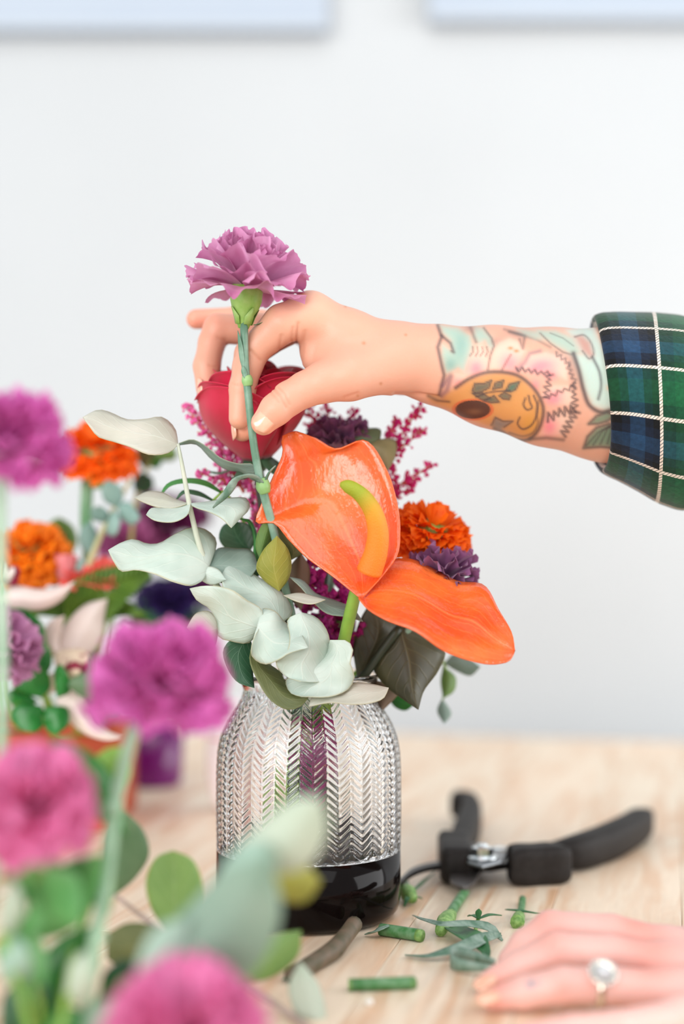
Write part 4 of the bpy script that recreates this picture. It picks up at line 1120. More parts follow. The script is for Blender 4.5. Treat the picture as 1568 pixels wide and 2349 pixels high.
me = me_from('spathe', V1 + V2, F1 + [tuple(i + len(V1) for i in f) for f in F2])
uvl = me.uv_layers.new(name='UVMap')
for lp in me.loops:
    i_ = lp.vertex_index; kk = 19 if i_ < len(V1) else 17; i_ = i_ if i_ < len(V1) else i_ - len(V1)
    uvl.data[lp.index].uv = ((i_ % kk) / (kk - 1), (i_ // kk) / 35)
solid(addw('spathe', me, anth_m, anth), .0009)
sx_ = [P(846, 1312, .788), P(862, 1265, .784), P(866, 1215, .780), P(852, 1168, .777), P(822, 1130, .775), P(790, 1113, .774), P(779, 1111, .774)]
V, Fc = tube_geo(sx_, [30*S(.785), 27*S(.785), 24*S(.785), 21*S(.785), 18*S(.785), 13*S(.785), 5*S(.785)], 40, 16)
me = me_from('spadix', V, Fc); at = me.color_attributes.new('Col', 'FLOAT_COLOR', 'POINT'); cs = []
for j in range(40):
    t_ = j / 39; c = np.array(srgb(250, 122, 30))*(1-t_) + np.array(srgb(248, 150, 30))*t_
    g = min(1, max(0, (t_ - .45) / .35)); c = c*(1-g) + np.array(srgb(150, 160, 30))*g
    cs += [(*c, 1)] * 16
at.data.foreach_set('color', np.array(cs, np.float32).ravel())
addw('spadix', me, mat('spadix_skin', (1, 1, 1), rough=.55, attr='Col', bump=.5, bscale=1400), anth)
stem_in_vase(anth, [P(818, 1345, .797), P(806, 1395, .803), P(792, 1455, .812), P(780, 1510, .822)], [.0034, .0036, .0036, .0036, .0034, .0032, .0032], green_stem, .014, -.014)

# ---- marigold at the bouquet's edge
mp = [fan_petal(60 + s, .0125, .0075, .7, .0016, 5, 6, .16, 12, 5) for s in range(4)]
def marigold(loc, axis, R, label, m=mari_m, group=GB, seed=1, n=120, name='marigold'):
    root = empty(name, loc, label, 'flower', group); root.rotation_mode = 'QUATERNION'
    root.rotation_quaternion = Vector((0, 0, 1)).rotation_difference(Vector(axis).normalized())
    r = random.Random(seed); meshes = [me.copy() for me in mp]
    for me in meshes: me.materials.clear(); me.materials.append(m)
    for i in range(n):
        t = (i + .5) / n; pol = math.acos(1 - t * 1.45); az = i * 2.39996
        o = add('petal', r.choice(meshes), None, root)
        d0_ = R * .52 * (1 - .12 * math.cos(pol))
        s = R / .0265 * r.uniform(.9, 1.15)
        o.matrix_basis = Matrix.Rotation(az, 4, 'Z') @ Matrix.Rotation(-pol * .96 + r.uniform(-.15, .15), 4, 'X') @ Matrix.Translation((0, 0, d0_ * (.82 + .18*math.sin(pol)))) @ Matrix.Rotation(r.uniform(-.5, .5) + (math.pi if pol < .5 else 0), 4, 'Z') @ Matrix.Scale(s, 4)
    V, Fc = lathe_geo([(.0001, -R*.75), (R*.16, -R*.74), (R*.34, -R*.35), (R*.46, R*.05), (R*.3, R*.4), (.0001, R*.5)], 16)
    add('calyx', me_from('calyx', V, Fc), calyx_m, root)
    return root
mg = marigold(P(985, 1238, .858), (.25, -.25, .75), .0262, 'orange ruffled marigold tucked behind the anthurium', seed=4)
stem_in_vase(mg, [P(972, 1290, .865), P(930, 1400, .866), P(850, 1520, .862)], .0026, green_stem, .022, .010)
dk = [fan_petal(80 + s, .020, .0105, .35, .0022, 6, 12, .12, 20, 7) for s in range(4)]
pc_ = bloom('plum_carnation', P(1012, 1335, .836), (.15, -.15, 1), dk, [(7, 1.25, 1.05, 0), (7, .9, 1.05, .001), (7, .55, 1.05, .002), (5, .2, 1, .003)], carn_dark,
            'dark plum carnation at the foot of the marigold', 'flower', GB, 9)
stem_in_vase(pc_, [P(1005, 1345, .838), P(940, 1440, .842), P(850, 1530, .848)], .002, stem_m, .024, 0)
dk2 = [me.copy() for me in dk]
pc2 = bloom('plum_carnation', P(778, 1032, .868), (.1, -.2, 1), dk2, [(7, 1.2, 1.0, 0), (7, .8, 1.0, .001), (6, .4, 1.0, .002), (4, .15, .9, .003)], carn_dark,
            'dark plum carnation peeping out between rose and anthurium', 'flower', GB, 12)
stem_in_vase(pc2, [P(780, 1045, .869), P(770, 1250, .868), P(745, 1450, .862)], .002, stem_m, .006, .012)

# ---- astilbe plumes
ast_m = mat('astilbe_floret', srgb(248, 70, 172), srgb(226, 42, 146), rough=.6, scale=200, trans=.45)
ast_l = mat('astilbe_floret_pale', srgb(246, 128, 192), srgb(230, 80, 164), rough=.6, scale=200, trans=.25)
ast_s = mat('astilbe_stalk', srgb(196, 60, 100), srgb(216, 130, 80), rough=.6, scale=120)
OCT = [(1, 0, 0), (-1, 0, 0), (0, 1, 0), (0, -1, 0), (0, 0, 1.6), (0, 0, -1)]
OCF = [(0, 2, 4), (2, 1, 4), (1, 3, 4), (3, 0, 4), (2, 0, 5), (1, 2, 5), (3, 1, 5), (0, 3, 5)]
def astilbe(label, branches, stem_pts, dx, dy, m, seed=0, fl=1.0, name='astilbe', dens=1.0):
    """branches: ((px,py),(px,py), y, half width px)"""
    r = random.Random(seed)
    b0 = P(*branches[0][0], branches[0][2])
    root = empty(name, b0, label, 'flower', GB); V, Fc = [], []; SV, SF = [], []
    for (a, b_, yy, hw) in branches:
        A_ = P(*a, yy); B_ = P(*b_, yy + r.uniform(-.008, .004)); ax = (B_ - A_); ln = ax.length; ax.normalize()
        def addt(p, q, ra, rb):
            v, f = tube_geo([p, q], [ra, rb], 3, 5, smooth=True); o = len(SV); SV.extend(v); SF.extend(tuple(i + o for i in g) for g in f)
        addt(A_, B_, .0011, .0005)
        n = max(8, int(ln / .0027 * dens))
        for i in range(n):
            t = (i + r.random()) / n; c = A_ + ax * ln * t
            az = i * 2.4 + r.random(); side = ax.orthogonal().normalized(); side.rotate(Quaternion(ax, az))
            sl = hw * S(yy) * (1 - t) ** .6 * r.uniform(.6, 1.1) + .002
            d = (side * .85 + ax * .7).normalized(); e = c + d * sl
            addt(c, e, .0006, .0003)
            nf = max(4, int(sl / .0012 * dens))
            for k in range(nf):
                q = c + d * sl * ((k + .6) / nf) + Vector((r.gauss(0, .0011), r.gauss(0, .0011), r.gauss(0, .0011)))
                s = r.uniform(.0009, .0019) * fl; rot = Quaternion(Vector((r.gauss(0, 1), r.gauss(0, 1), r.gauss(0, 1))).normalized(), r.uniform(0, 3))
                o = len(V); V.extend(q + rot @ (Vector(v) * s) for v in OCT); Fc.extend(tuple(i2 + o for i2 in f) for f in OCF)
    o = addw('florets', me_from('florets', V, Fc, False), m, root); o['kind'] = 'stuff'
    addw('branchlets', me_from('branchlets', SV, SF), ast_s, root)['kind'] = 'stuff'
    stem_in_vase(root, [P(*p) for p in stem_pts], .0016, dark_stem, dx, dy)
    return root
astilbe('pink feathery astilbe plume beside the rose and the topmost eucalyptus leaf', [((575, 1110), (424, 930), .868, 46), ((560, 1130), (500, 1030), .866, 60), ((545, 1110), (455, 1085), .864, 36), ((600, 1180), (560, 1060), .866, 48), ((575, 1240), (600, 1100), .862, 30)],
        [(575, 1140, .868), (620, 1300, .868), (670, 1450, .864)], -.012, .010, ast_l, 3)
astilbe('magenta feathery astilbe sprays between hand and marigold', [((840, 1120), (965, 930), .872, 34), ((850, 1080), (972, 985), .874, 24), ((855, 1150), (990, 1066), .876, 34), ((860, 1150), (945, 1120), .872, 30), ((880, 1050), (905, 960), .872, 26), ((870, 1150), (900, 1080), .87, 30)],
        [(850, 1150, .872), (820, 1300, .870), (770, 1450, .864)], .012, .014, ast_m, 5)
astilbe('magenta feathery astilbe tuft peeping under the thumb', [((760, 1040), (700, 930), .882, 40), ((770, 1040), (815, 940), .882, 36), ((760, 1030), (750, 925), .882, 30)],
        [(765, 1060, .882), (755, 1250, .880), (735, 1450, .87)], .004, .02, ast_m, 6)
astilbe('dense magenta astilbe flowers low in the bouquet beside the green anthurium stem', [((775, 1500), (715, 1280), .846, 60), ((800, 1500), (780, 1310), .85, 46), ((700, 1420), (712, 1310), .848, 36), ((716, 1840), (700, 1660), .838, 26), ((742, 1800), (748, 1650), .842, 20)],
        [(760, 1490, .85), (745, 1530, .85)], .002, .008, mat('deep_magenta_floret', srgb(180, 20, 130), srgb(130, 8, 90), rough=.6, scale=200, trans=.2), 7, 1.5)
# astilbe leaflets (toothed)
ser = empty('astilbe_leaf', P(505, 1128, .835), 'two narrow toothed dark green leaflets behind the pale eucalyptus', 'leaf', GB)
strip('leaflet', [P(366, 1140, .83), P(385, 1116, .83), P(425, 1106, .832), (P(470, 1112, .834)), P(506, 1130, .836)], [.0003, .0018, .0028, .0030, .001], freshg, ser, n=16, upv=(0, -.6, 1))
strip('leaflet', [P(404, 1146, .832), P(420, 1131, .832), P(450, 1134, .834), P(490, 1150, .838)], [.0003, .0018, .0028, .001], deepg, ser, n=14, upv=(0, -.6, 1))
tube('stalk', [P(488, 1149, .838), P(505, 1129, .837), P(560, 1200, .845), P(620, 1350, .855), P(680, 1490, .858), Vector((VX - .01, VY + .012, .12))], .0009, green_stem, ser, n=18, seg=6)

# ---- tall eucalyptus with broad pale leaves
ea = empty('eucalyptus_branch', P(475, 1302, .812), 'tall eucalyptus branch with broad pale grey leaves in opposite pairs', 'foliage', GB)
stem_in_vase(ea, [P(408, 1018, .812), P(418, 1070, .812), P(438, 1175, .812), P(475, 1302, .812), P(520, 1380, .818), P(600, 1480, .83)], [.0009, .0012, .0015, .0018, .002, .002, .002, .002, .002], pale_stem, -.02, -.012)
def lf(root, m, L, R, d0, d1, *a, **k): return leafpx('leaf', root, m, L, R, d0, d1, *a, **k)
lf(ea, euc2, [(408, 1020), (402, 985), (372, 957), (330, 962), (290, 962), (250, 945), (228, 940), (190, 957)], [(408, 1020), (395, 1034), (342, 1043), (300, 1026), (255, 1012), (225, 1002), (205, 978), (190, 957)], .812, .800, .012, -.008, .005, 1.5)
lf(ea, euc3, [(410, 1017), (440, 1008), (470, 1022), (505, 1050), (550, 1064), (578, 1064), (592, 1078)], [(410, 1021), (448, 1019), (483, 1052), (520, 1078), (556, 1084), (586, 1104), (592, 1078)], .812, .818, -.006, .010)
lf(ea, euc2, [(433, 1155), (405, 1146), (375, 1130), (340, 1127), (308, 1142)], [(433, 1155), (400, 1165), (362, 1164), (330, 1153), (308, 1142)], .813, .822, .010, -.004)
lf(ea, euc, [(437, 1155), (402, 1160), (370, 1165), (345, 1167), (335, 1181)], [(437, 1155), (432, 1178), (405, 1196), (375, 1198), (350, 1192), (335, 1181)], .811, .796, .012, -.006)
lf(ea, euc, [(437, 1155), (480, 1150), (530, 1142), (568, 1146), (573, 1160), (548, 1192), (530, 1211)], [(437, 1159), (452, 1166), (480, 1175), (508, 1190), (530, 1211)], .811, .800, .012, -.006)
lf(ea, euc, [(472, 1302), (491, 1270), (496, 1240), (470, 1214), (440, 1210), (400, 1226), (362, 1247), (340, 1248), (305, 1237), (280, 1244), (248, 1262)], [(472, 1302), (470, 1325), (445, 1343), (400, 1336), (350, 1316), (310, 1308), (276, 1310), (262, 1290), (248, 1262)], .812, .795, .016, -.010, .006, 1.4, n=24)
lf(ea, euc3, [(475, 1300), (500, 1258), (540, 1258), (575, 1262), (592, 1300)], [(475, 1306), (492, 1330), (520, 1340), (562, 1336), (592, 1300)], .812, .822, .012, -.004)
lf(ea, euc, [(466, 1308), (478, 1300), (500, 1306), (518, 1330)], [(466, 1308), (462, 1330), (485, 1342), (518, 1330)], .809, .806, .002, .002, n=10)

# ---- drooping eucalyptus over the vase rim
eb = empty('eucalyptus_branch', P(600, 1440, .80), 'drooping eucalyptus branch with chalky white-green leaves over the vase rim', 'foliage', GB)
stem_in_vase(eb, [P(540, 1395, .806), P(600, 1432, .806), P(680, 1480, .812), P(745, 1505, .816), P(765, 1535, .82)], [.0008, .0012, .0014, .0016, .0018, .0018, .0018, .0018], pale_stem, .004, -.026)
lf(eb, euc, [(597, 1438), (602, 1402), (562, 1374), (535, 1355), (500, 1345), (465, 1344), (435, 1350)], [(597, 1438), (570, 1475), (530, 1471), (502, 1462), (498, 1430), (480, 1396), (450, 1376), (435, 1350)], .799, .792, -.006, .010, .006, 1.5)
lf(eb, euc, [(640, 1432), (670, 1408), (656, 1370), (620, 1338), (582, 1318), (556, 1296), (525, 1294), (509, 1318)], [(640, 1432), (604, 1420), (592, 1395), (542, 1376), (512, 1350), (509, 1318)], .806, .812,   .010, -.004, .006, 1.6)
lf(eb, euc, [(600, 1432), (601, 1397), (630, 1401), (652, 1426), (690, 1452), (706, 1486)], [(600, 1432), (580, 1470), (577, 1505), (605, 1524), (640, 1513), (660, 1500), (682, 1493), (706, 1486)], .796, .785, .012, -.004, .006, 1.7, 1.0)
lf(eb, euc, [(690, 1405), (660, 1420), (664, 1462), (655, 1500), (632, 1515), (655, 1552), (690, 1563)], [(690, 1405), (722, 1414), (752, 1452), (757, 1480), (752, 1530), (743, 1560), (690, 1563)], .798, .784, -.002, .012, .006, 1.5)
lf(eb, euc, [(757, 1468), (742, 1500), (692, 1545), (655, 1560), (666, 1590), (690, 1598)], [(757, 1468), (802, 1474), (809, 1490), (803, 1520), (813, 1552), (800, 1580), (770, 1595), (690, 1598)], .800, .786, .006, -.004, .007, 1.6)
lf(eb, euc2, [(891, 1578), (850, 1569), (812, 1567), (780, 1590), (745, 1593), (716, 1600), (708, 1621)], [(891, 1578), (880, 1601), (850, 1613), (800, 1616), (760, 1612), (708, 1621)], .798, .784, .010, -.006)
lf(eb, euc2, [(500, 1440), (497, 1420), (480, 1403), (452, 1406), (428, 1440)], [(500, 1440), (496, 1470), (490, 1486), (460, 1470), (428, 1440)], .812, .806, .006, .006)
lf(eb, olive, [(578, 1480), (572, 1510), (590, 1560), (625, 1610), (660, 1628), (690, 1620), (708, 1598)], [(578, 1480), (612, 1520), (640, 1540), (662, 1575), (690, 1588), (708, 1598)], .800, .790, -.004, .012)
lf(eb, deepg, [(575, 1470), (530, 1467), (512, 1490), (520, 1530), (545, 1565), (583, 1578)], [(575, 1470), (582, 1500), (580, 1540), (583, 1578)], .806, .798, -.002, .004)

# ---- mixed foliage sprig in the middle
ec = empty('ruscus_sprig', P(640, 1356, .815), 'upright sprig with one yellow and several olive leaves under the anthurium', 'foliage', GB)
stem_in_vase(ec, [P(640, 1215, .826), P(648, 1300, .822), P(660, 1400, .824), P(690, 1500, .832)], .0014, green_stem, -.006, -.004)
lf(ec, yelg, [(640, 1356), (606, 1332), (588, 1306), (602, 1265), (635, 1229)], [(640, 1356), (660, 1330), (668, 1300), (662, 1264), (635, 1229)], .808, .800, .004, .006)
lf(ec, midg, [(597, 1284), (587, 1260), (590, 1225), (612, 1186)], [(597, 1284), (624, 1240), (631, 1210), (612, 1186)], .818, .812, .002, .006)
lf(ec, olive, [(668, 1284), (635, 1250), (622, 1202), (640, 1183)], [(668, 1284), (702, 1262), (682, 1220), (640, 1183)], .820, .816, .004, .008)
lf(ec, brownl, [(690, 1400), (664, 1370), (660, 1310), (690, 1268)], [(690, 1400), (704, 1360), (708, 1300), (690, 1268)], .826, .832, .002, .006)
lf(ec, euc2, [(650, 1366), (688, 1360), (720, 1368), (746, 1376)], [(650, 1366), (680, 1380), (715, 1386), (746, 1376)], .806, .800, .006, -.004)
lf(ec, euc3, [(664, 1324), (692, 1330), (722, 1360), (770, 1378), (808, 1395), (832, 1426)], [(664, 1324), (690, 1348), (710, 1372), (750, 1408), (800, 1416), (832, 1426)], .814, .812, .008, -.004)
ed = empty('dark_leaf_branch', P(820, 1560, .835), 'branch of big dark olive leaves drooping under the anthurium', 'foliage', GB)
stem_in_vase(ed, [P(915, 1440, .838), P(870, 1500, .838), P(822, 1562, .838)], .0026, dark_stem, .022, -.004)
lf(ed, darkol, [(915, 1425), (880, 1470), (853, 1525), (880, 1570), (925, 1605), (959, 1628)], [(915, 1425), (960, 1450), (1021, 1497), (1004, 1540), (970, 1588), (959, 1628)], .842, .826, .006, .012, n=22)
lf(ed, darkol, [(820, 1560), (810, 1480), (826, 1420), (850, 1380)], [(820, 1560), (872, 1520), (918, 1455), (850, 1380)], .845, .850, .002, .010)
lf(ed, brownl, [(860, 1560), (845, 1590), (868, 1640)], [(860, 1560), (915, 1580), (868, 1640)], .852, .846, .004, .004)
lf(ed, darkol, [(745, 1520), (720, 1440), (740, 1390), (780, 1370)], [(745, 1520), (800, 1480), (815, 1420), (780, 1370)], .858, .862, .002, .006)
eg = empty('glossy_leaf_sprig', P(580, 1340, .85), 'sprig of dark bluish-green leaves behind the pale eucalyptus', 'foliage', GB)
stem_in_vase(eg, [P(545, 1215, .845), P(575, 1330, .848), P(640, 1450, .85)], .0014, dark_stem, -.016, .004)
lf(eg, deepg, [(575, 1262), (522, 1262), (502, 1235), (512, 1205), (540, 1196)], [(575, 1262), (585, 1240), (575, 1205), (540, 1196)], .846, .838, .004, .006)
lf(eg, deepg, [(580, 1335), (540, 1320), (530, 1290), (560, 1262)], [(580, 1335), (600, 1310), (595, 1280), (560, 1262)], .848, .842, .004, .004)
lf(eg, freshg, [(596, 1300), (582, 1280), (582, 1240), (570, 1200), (545, 1190)], [(596, 1300), (590, 1260), (588, 1220), (572, 1192), (545, 1190)], .83, .826, .002, .002, n=12)
lf(eg, freshg, [(600, 1350), (580, 1400), (590, 1460), (620, 1500)], [(600, 1350), (650, 1390), (660, 1450), (620, 1500)], .85, .846, .004, .006)
ef = empty('eucalyptus_sprig', P(870, 1030, .862), 'two small grey-green eucalyptus leaves above the anthurium', 'foliage', GB)
stem_in_vase(ef, [P(868, 1016, .864), P(850, 1100, .864), P(820, 1300, .862), P(770, 1460, .858)], .0012, green_stem, .016, .006)
lf(ef, mat('soft_green_leaf', srgb(130, 150, 116), srgb(112, 136, 104), rough=.5, scale=50, trans=.2), [(868, 1022), (872, 985), (840, 983), (788, 1012)], [(868, 1022), (840, 1026), (815, 1024), (788, 1012)], .862, .856, .004, .002)
lf(ef, mat('tan_green_leaf', srgb(170, 168, 124), srgb(146, 148, 108), rough=.5, scale=50, trans=.2), [(842, 1022), (870, 1008), (906, 1010), (905, 1050), (886, 1083)], [(842, 1022), (850, 1050), (870, 1070), (886, 1083)], .860, .852, .004, .004)
eh = empty('eucalyptus_sprig', P(1015, 1600, .91), 'thin hanging eucalyptus sprig with small round leaves against the wall', 'foliage', GB)
tube('stem', [P(860, 1575, .86), P(940, 1530, .88), P(1010, 1508, .905), P(1022, 1535, .91), P(1014, 1610, .912)], [.0014, .0012, .001, .0008, .0005], green_stem, eh, n=24, seg=6)
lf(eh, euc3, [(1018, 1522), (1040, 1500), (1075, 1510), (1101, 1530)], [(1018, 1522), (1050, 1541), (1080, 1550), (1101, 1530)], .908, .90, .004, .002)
lf(eh, midg, [(1016, 1527), (1010, 1562), (1016, 1602)], [(1016, 1527), (1045, 1556), (1040, 1586), (1016, 1602)], .91, .905, .002, .004)
lf(eh, euc3, [(1014, 1602), (1002, 1630), (1018, 1660)], [(1014, 1602), (1034, 1640), (1018, 1660)], .912, .908, .002, .002)
lf(eh, freshg, [(890, 1600), (905, 1588), (930, 1596), (950, 1616)], [(890, 1600), (905, 1622), (930, 1630), (950, 1616)], .885, .88, .002, .002)
# ================================================================ arrangement behind: planter, tumbler, white vase
GP = 'flowers and foliage in the terracotta planter'
terr = mat('terracotta', srgb(196, 84, 44), srgb(172, 66, 34), rough=.7, scale=25)
a_, b_ = P(-120, 1662, 1.10), P(268, 1662, 1.10)
px0, px1, pz = a_.x, b_.x, a_.z
pl = empty('planter', ((px0 + px1)/2, 1.15, 0), 'long terracotta-red planter box full of mixed flowers', 'planter')
for nm, (x0, x1, y0, y1, z0, z1) in (('front_panel', (px0, px1, 1.100, 1.107, .0, pz)), ('back_panel', (px0, px1, 1.203, 1.210, .0, pz)), ('side_panel', (px0, px0 + .007, 1.107, 1.203, 0, pz)),
                                     ('side_panel', (px1 - .007, px1, 1.107, 1.203, 0, pz)), ('soil', (px0 + .007, px1 - .007, 1.107, 1.203, .004, pz - .012))):
    box(nm, x0, x1, y0, y1, z0, z1, terr if nm != 'soil' else mat('dark_soil', srgb(48, 38, 32), srgb(70, 54, 44), rough=.95, scale=200), pl, .0015)
def to_soil(x, yy=1.135): return Vector((min(max(x, px0 + .02), px1 - .02), yy, pz - .012))
def pstem(root, pts, rad, m, n=18, seg=8):
    return tube('stem', list(pts) + [to_soil(pts[-1].x)], rad, m, root, n=n, seg=seg)
m1 = marigold(P(222, 1050, 1.01), (.05, -.15, 1), .0295, 'orange marigold on a tall green stem above the planter', mari_m, GP, 21)
pstem(m1, [P(200, 1105, 1.01), P(197, 1200, 1.015), P(205, 1300, 1.02)], .0045, mat('marigold_stem', srgb(84, 140, 92), srgb(130, 172, 136), rough=.5, scale=40))
m2 = marigold(P(66, 1282, 1.0), (-.05, -.35, 1), .0305, 'yellow-orange marigold low in the planter beside the orchid', mari_y, GP, 22)
pstem(m2, [P(70, 1340, 1.005), P(80, 1500, 1.02)], .004, green_stem)
# pale orchid flowers
orch = mat('orchid_petal', srgb(248, 236, 230), srgb(238, 220, 212), rough=.5, scale=30, trans=.3)
orch_lip = mat('orchid_lip', srgb(236, 216, 190), srgb(150, 40, 66), rough=.5, scale=70, trans=.15, contrast=(.5, .56))
orch_mar = mat('orchid_maroon', srgb(150, 20, 60), srgb(120, 10, 44), rough=.5, scale=60)
o1 = empty('orchid', P(160, 1530, .965), 'pale blush orchid bloom with speckled lip over the planter edge', 'flower', GP)
lfo = lambda root, m, L, R, d0, d1, *a, **k: leafpx('petal', root, m, L, R, d0, d1, *a, **k)
lfo(o1, orch, [(165, 1510), (130, 1480), (160, 1420), (200, 1385), (246, 1374)], [(165, 1510), (200, 1505), (230, 1470), (238, 1420), (246, 1374)], .965, .975, .006, .010)
lfo(o1, orch, [(150, 1510), (110, 1500), (98, 1460), (115, 1425), (148, 1412)], [(150, 1510), (135, 1480), (142, 1440), (148, 1412)], .965, .96, .004, .004)
lfo(o1, orch, [(160, 1560), (130, 1600), (160, 1655), (215, 1692), (262, 1698), (282, 1690)], [(160, 1560), (200, 1600), (220, 1650), (250, 1678), (282, 1690)], .962, .952, .004, .008, .002)
lfo(o1, orch, [(150, 1530), (110, 1550), (90, 1600)], [(150, 1530), (150, 1570), (90, 1600)], .966, .97, .002, .002)
lfo(o1, orch_lip, [(130, 1540), (125, 1500), (160, 1488), (200, 1495), (205, 1530)], [(130, 1540), (150, 1565), (190, 1560), (205, 1530)], .958, .952, .006, .006)
tube('column', [P(158, 1520, .96), P(172, 1530, .954), P(180, 1545, .95)], [.003, .004, .003], orch_lip, o1, n=10)
pstem(o1, [P(160, 1530, .97), P(155, 1570, .985), P(160, 1620, 1.0)], .0022, green_stem)
o2 = empty('orchid', P(10, 1330, .955), 'pale orchid bloom with maroon-edged lip beside the yellow marigold', 'flower', GP)
lfo(o2, orch, [(-10, 1372), (30, 1345), (90, 1352), (130, 1350), (172, 1333)], [(-10, 1385), (40, 1397), (100, 1398), (140, 1378), (172, 1333)], .955, .945, .008, .004)
lfo(o2, orch, [(0, 1340), (-40, 1330), (-80, 1360)], [(0, 1340), (-30, 1380), (-80, 1360)], .957, .95)
lfo(o2, orch_mar, [(0, 1290), (20, 1300), (38, 1298), (46, 1310)], [(0, 1335), (20, 1345), (36, 1342), (46, 1310)], .95, .945)
lfo(o2, orch, [(8, 1290), (20, 1308), (30, 1300), (34, 1312)], [(0, 1325), (16, 1332), (26, 1330), (34, 1312)], .9475, .943)
pstem(o2, [P(-5, 1345, .96), P(-10, 1450, .98), P(10, 1600, 1.0)], .0022, green_stem)
# mauve fringed carnation at the planter's side
fc = [fan_petal(140 + s, .024, .0150, .4, .003, 5, 16, .06, 30, 7) for s in range(4)]
mv = bloom('mauve_carnation', P(-8, 1490, .93), (.55, -.3, .6), fc, [(7, 1.25, 1.1, 0), (7, .9, 1.05, .001), (6, .5, 1, .002), (4, .2, .95, .003)], mat('mauve_pale_petal', srgb(214, 158, 196), srgb(190, 120, 166), rough=.6, scale=50, trans=.35),
           'pale mauve fringed carnation beside the green pittosporum', 'flower', GP, 31)
pstem(mv, [P(-14, 1496, .935), P(-40, 1560, .96), P(-30, 1640, 1.0)], .002, stem_m)
# pink buds and coral florets
bd = empty('rosebud', P(150, 1310, .99), 'small pink rosebud beside the coral flowers', 'flower', GP)
pbm = mat('pink_bud', srgb(246, 170, 170), srgb(238, 130, 136), rough=.5, scale=50, trans=.25)
for k in range(5):
    o = solid(add('petal', rose_petal(.0075, .021, 1.2, .001, .0005, 300 + k, 14, 10), pbm, bd), .0005); o.location = (0, 0, -.009); o.rotation_euler = (.1, 0, k * 1.257)
pstem(bd, [P(152, 1340, .99), P(160, 1450, 1.0)], .002, green_stem)
cor = mat('coral_petal', srgb(250, 116, 104), srgb(240, 96, 84), rough=.55, scale=60, trans=.3)
cp = [fan_petal(160 + s, .011, .0075, .6, .0012, 4, 5, .06, 12, 5) for s in range(3)]
for i_, (cx, cy, yy) in enumerate([(205, 1322, .99), (180, 1330, .985), (240, 1318, .995), (268, 1318, 1.0), (228, 1335, .985)]):
    f_ = bloom('coral_floret', P(cx, cy, yy), (.1 * (i_ - 2), -.5, 1), cp, [(5, 1.1, 1.0, 0), (5, .5, .9, .001)], cor, 'small coral-pink flower above the fern ' + ('next to the pink rosebud', 'touching the rosebud', 'in the middle of its cluster', 'nearest the broad pale eucalyptus leaf', 'lowest of its cluster')[i_].replace('nearest', 'reaching towards'), 'flower', GP, 40 + i_)
    f_['group'] = 'coral-pink flowers above the fern'
    pstem(f_, [P(cx, cy + 4, yy + .002), P(cx - 10, cy + 120, 1.0)], .0011, green_stem, seg=6)
# fern
fernm = mat('fern_green', srgb(110, 150, 44), srgb(84, 126, 36), rough=.5, scale=60, trans=.3)
fern = empty('fern_frond', P(160, 1400, .98), 'bright green fern frond reaching from planter towards the glass vase', 'foliage', GP)
ax_f = cr([tuple(P(150, 1415, .985)), tuple(P(220, 1370, .98)), tuple(P(280, 1335, .985)), tuple(P(345, 1312, 1.0))], 19)
tube('rachis', [Vector(p) for p in ax_f[::3]], .0009, fernm, fern, n=14, seg=6)
for i_ in range(1, 18):
    c = Vector(ax_f[i_]); d = (Vector(ax_f[min(i_+1, 18)]) - Vector(ax_f[i_-1])).normalized(); ln = .021 * (1 - (i_/18) ** 1.5) + .004
    for s_ in (-1, 1):
        up = Vector((-d.z, -.25, d.x)).normalized() * s_
        strip('leaflet', [c, c + (up + d*.5).normalized()*ln*.5, c + (up + d*.8).normalized()*ln], [.0012, .0026, .0004], fernm, fern, n=6, upv=(0, -1, .2))
tube('stem', [Vector(ax_f[0]), P(140, 1500, .99), to_soil(P(140, 1500, 1.0).x)], .0012, fernm, fern, n=10, seg=6)
fern2 = empty('fern_frond', P(200, 1440, 1.0), 'shadowy green fern frond low behind the orchid', 'foliage', GP)
for i_ in range(9):
    a = -1.2 + i_ * .3; c = P(200, 1420, 1.0); e = c + Vector((math.sin(a) * .045, -.006, math.cos(a) * .022 - .004))
    strip('leaflet', [c, (c + e)/2 + Vector((0, 0, .004)), e], [.002, .0055, .0006], fernm, fern2, n=8, upv=(0, -1, .4))
pstem(fern2, [P(200, 1420, 1.0), P(200, 1520, 1.01)], .0015, fernm)
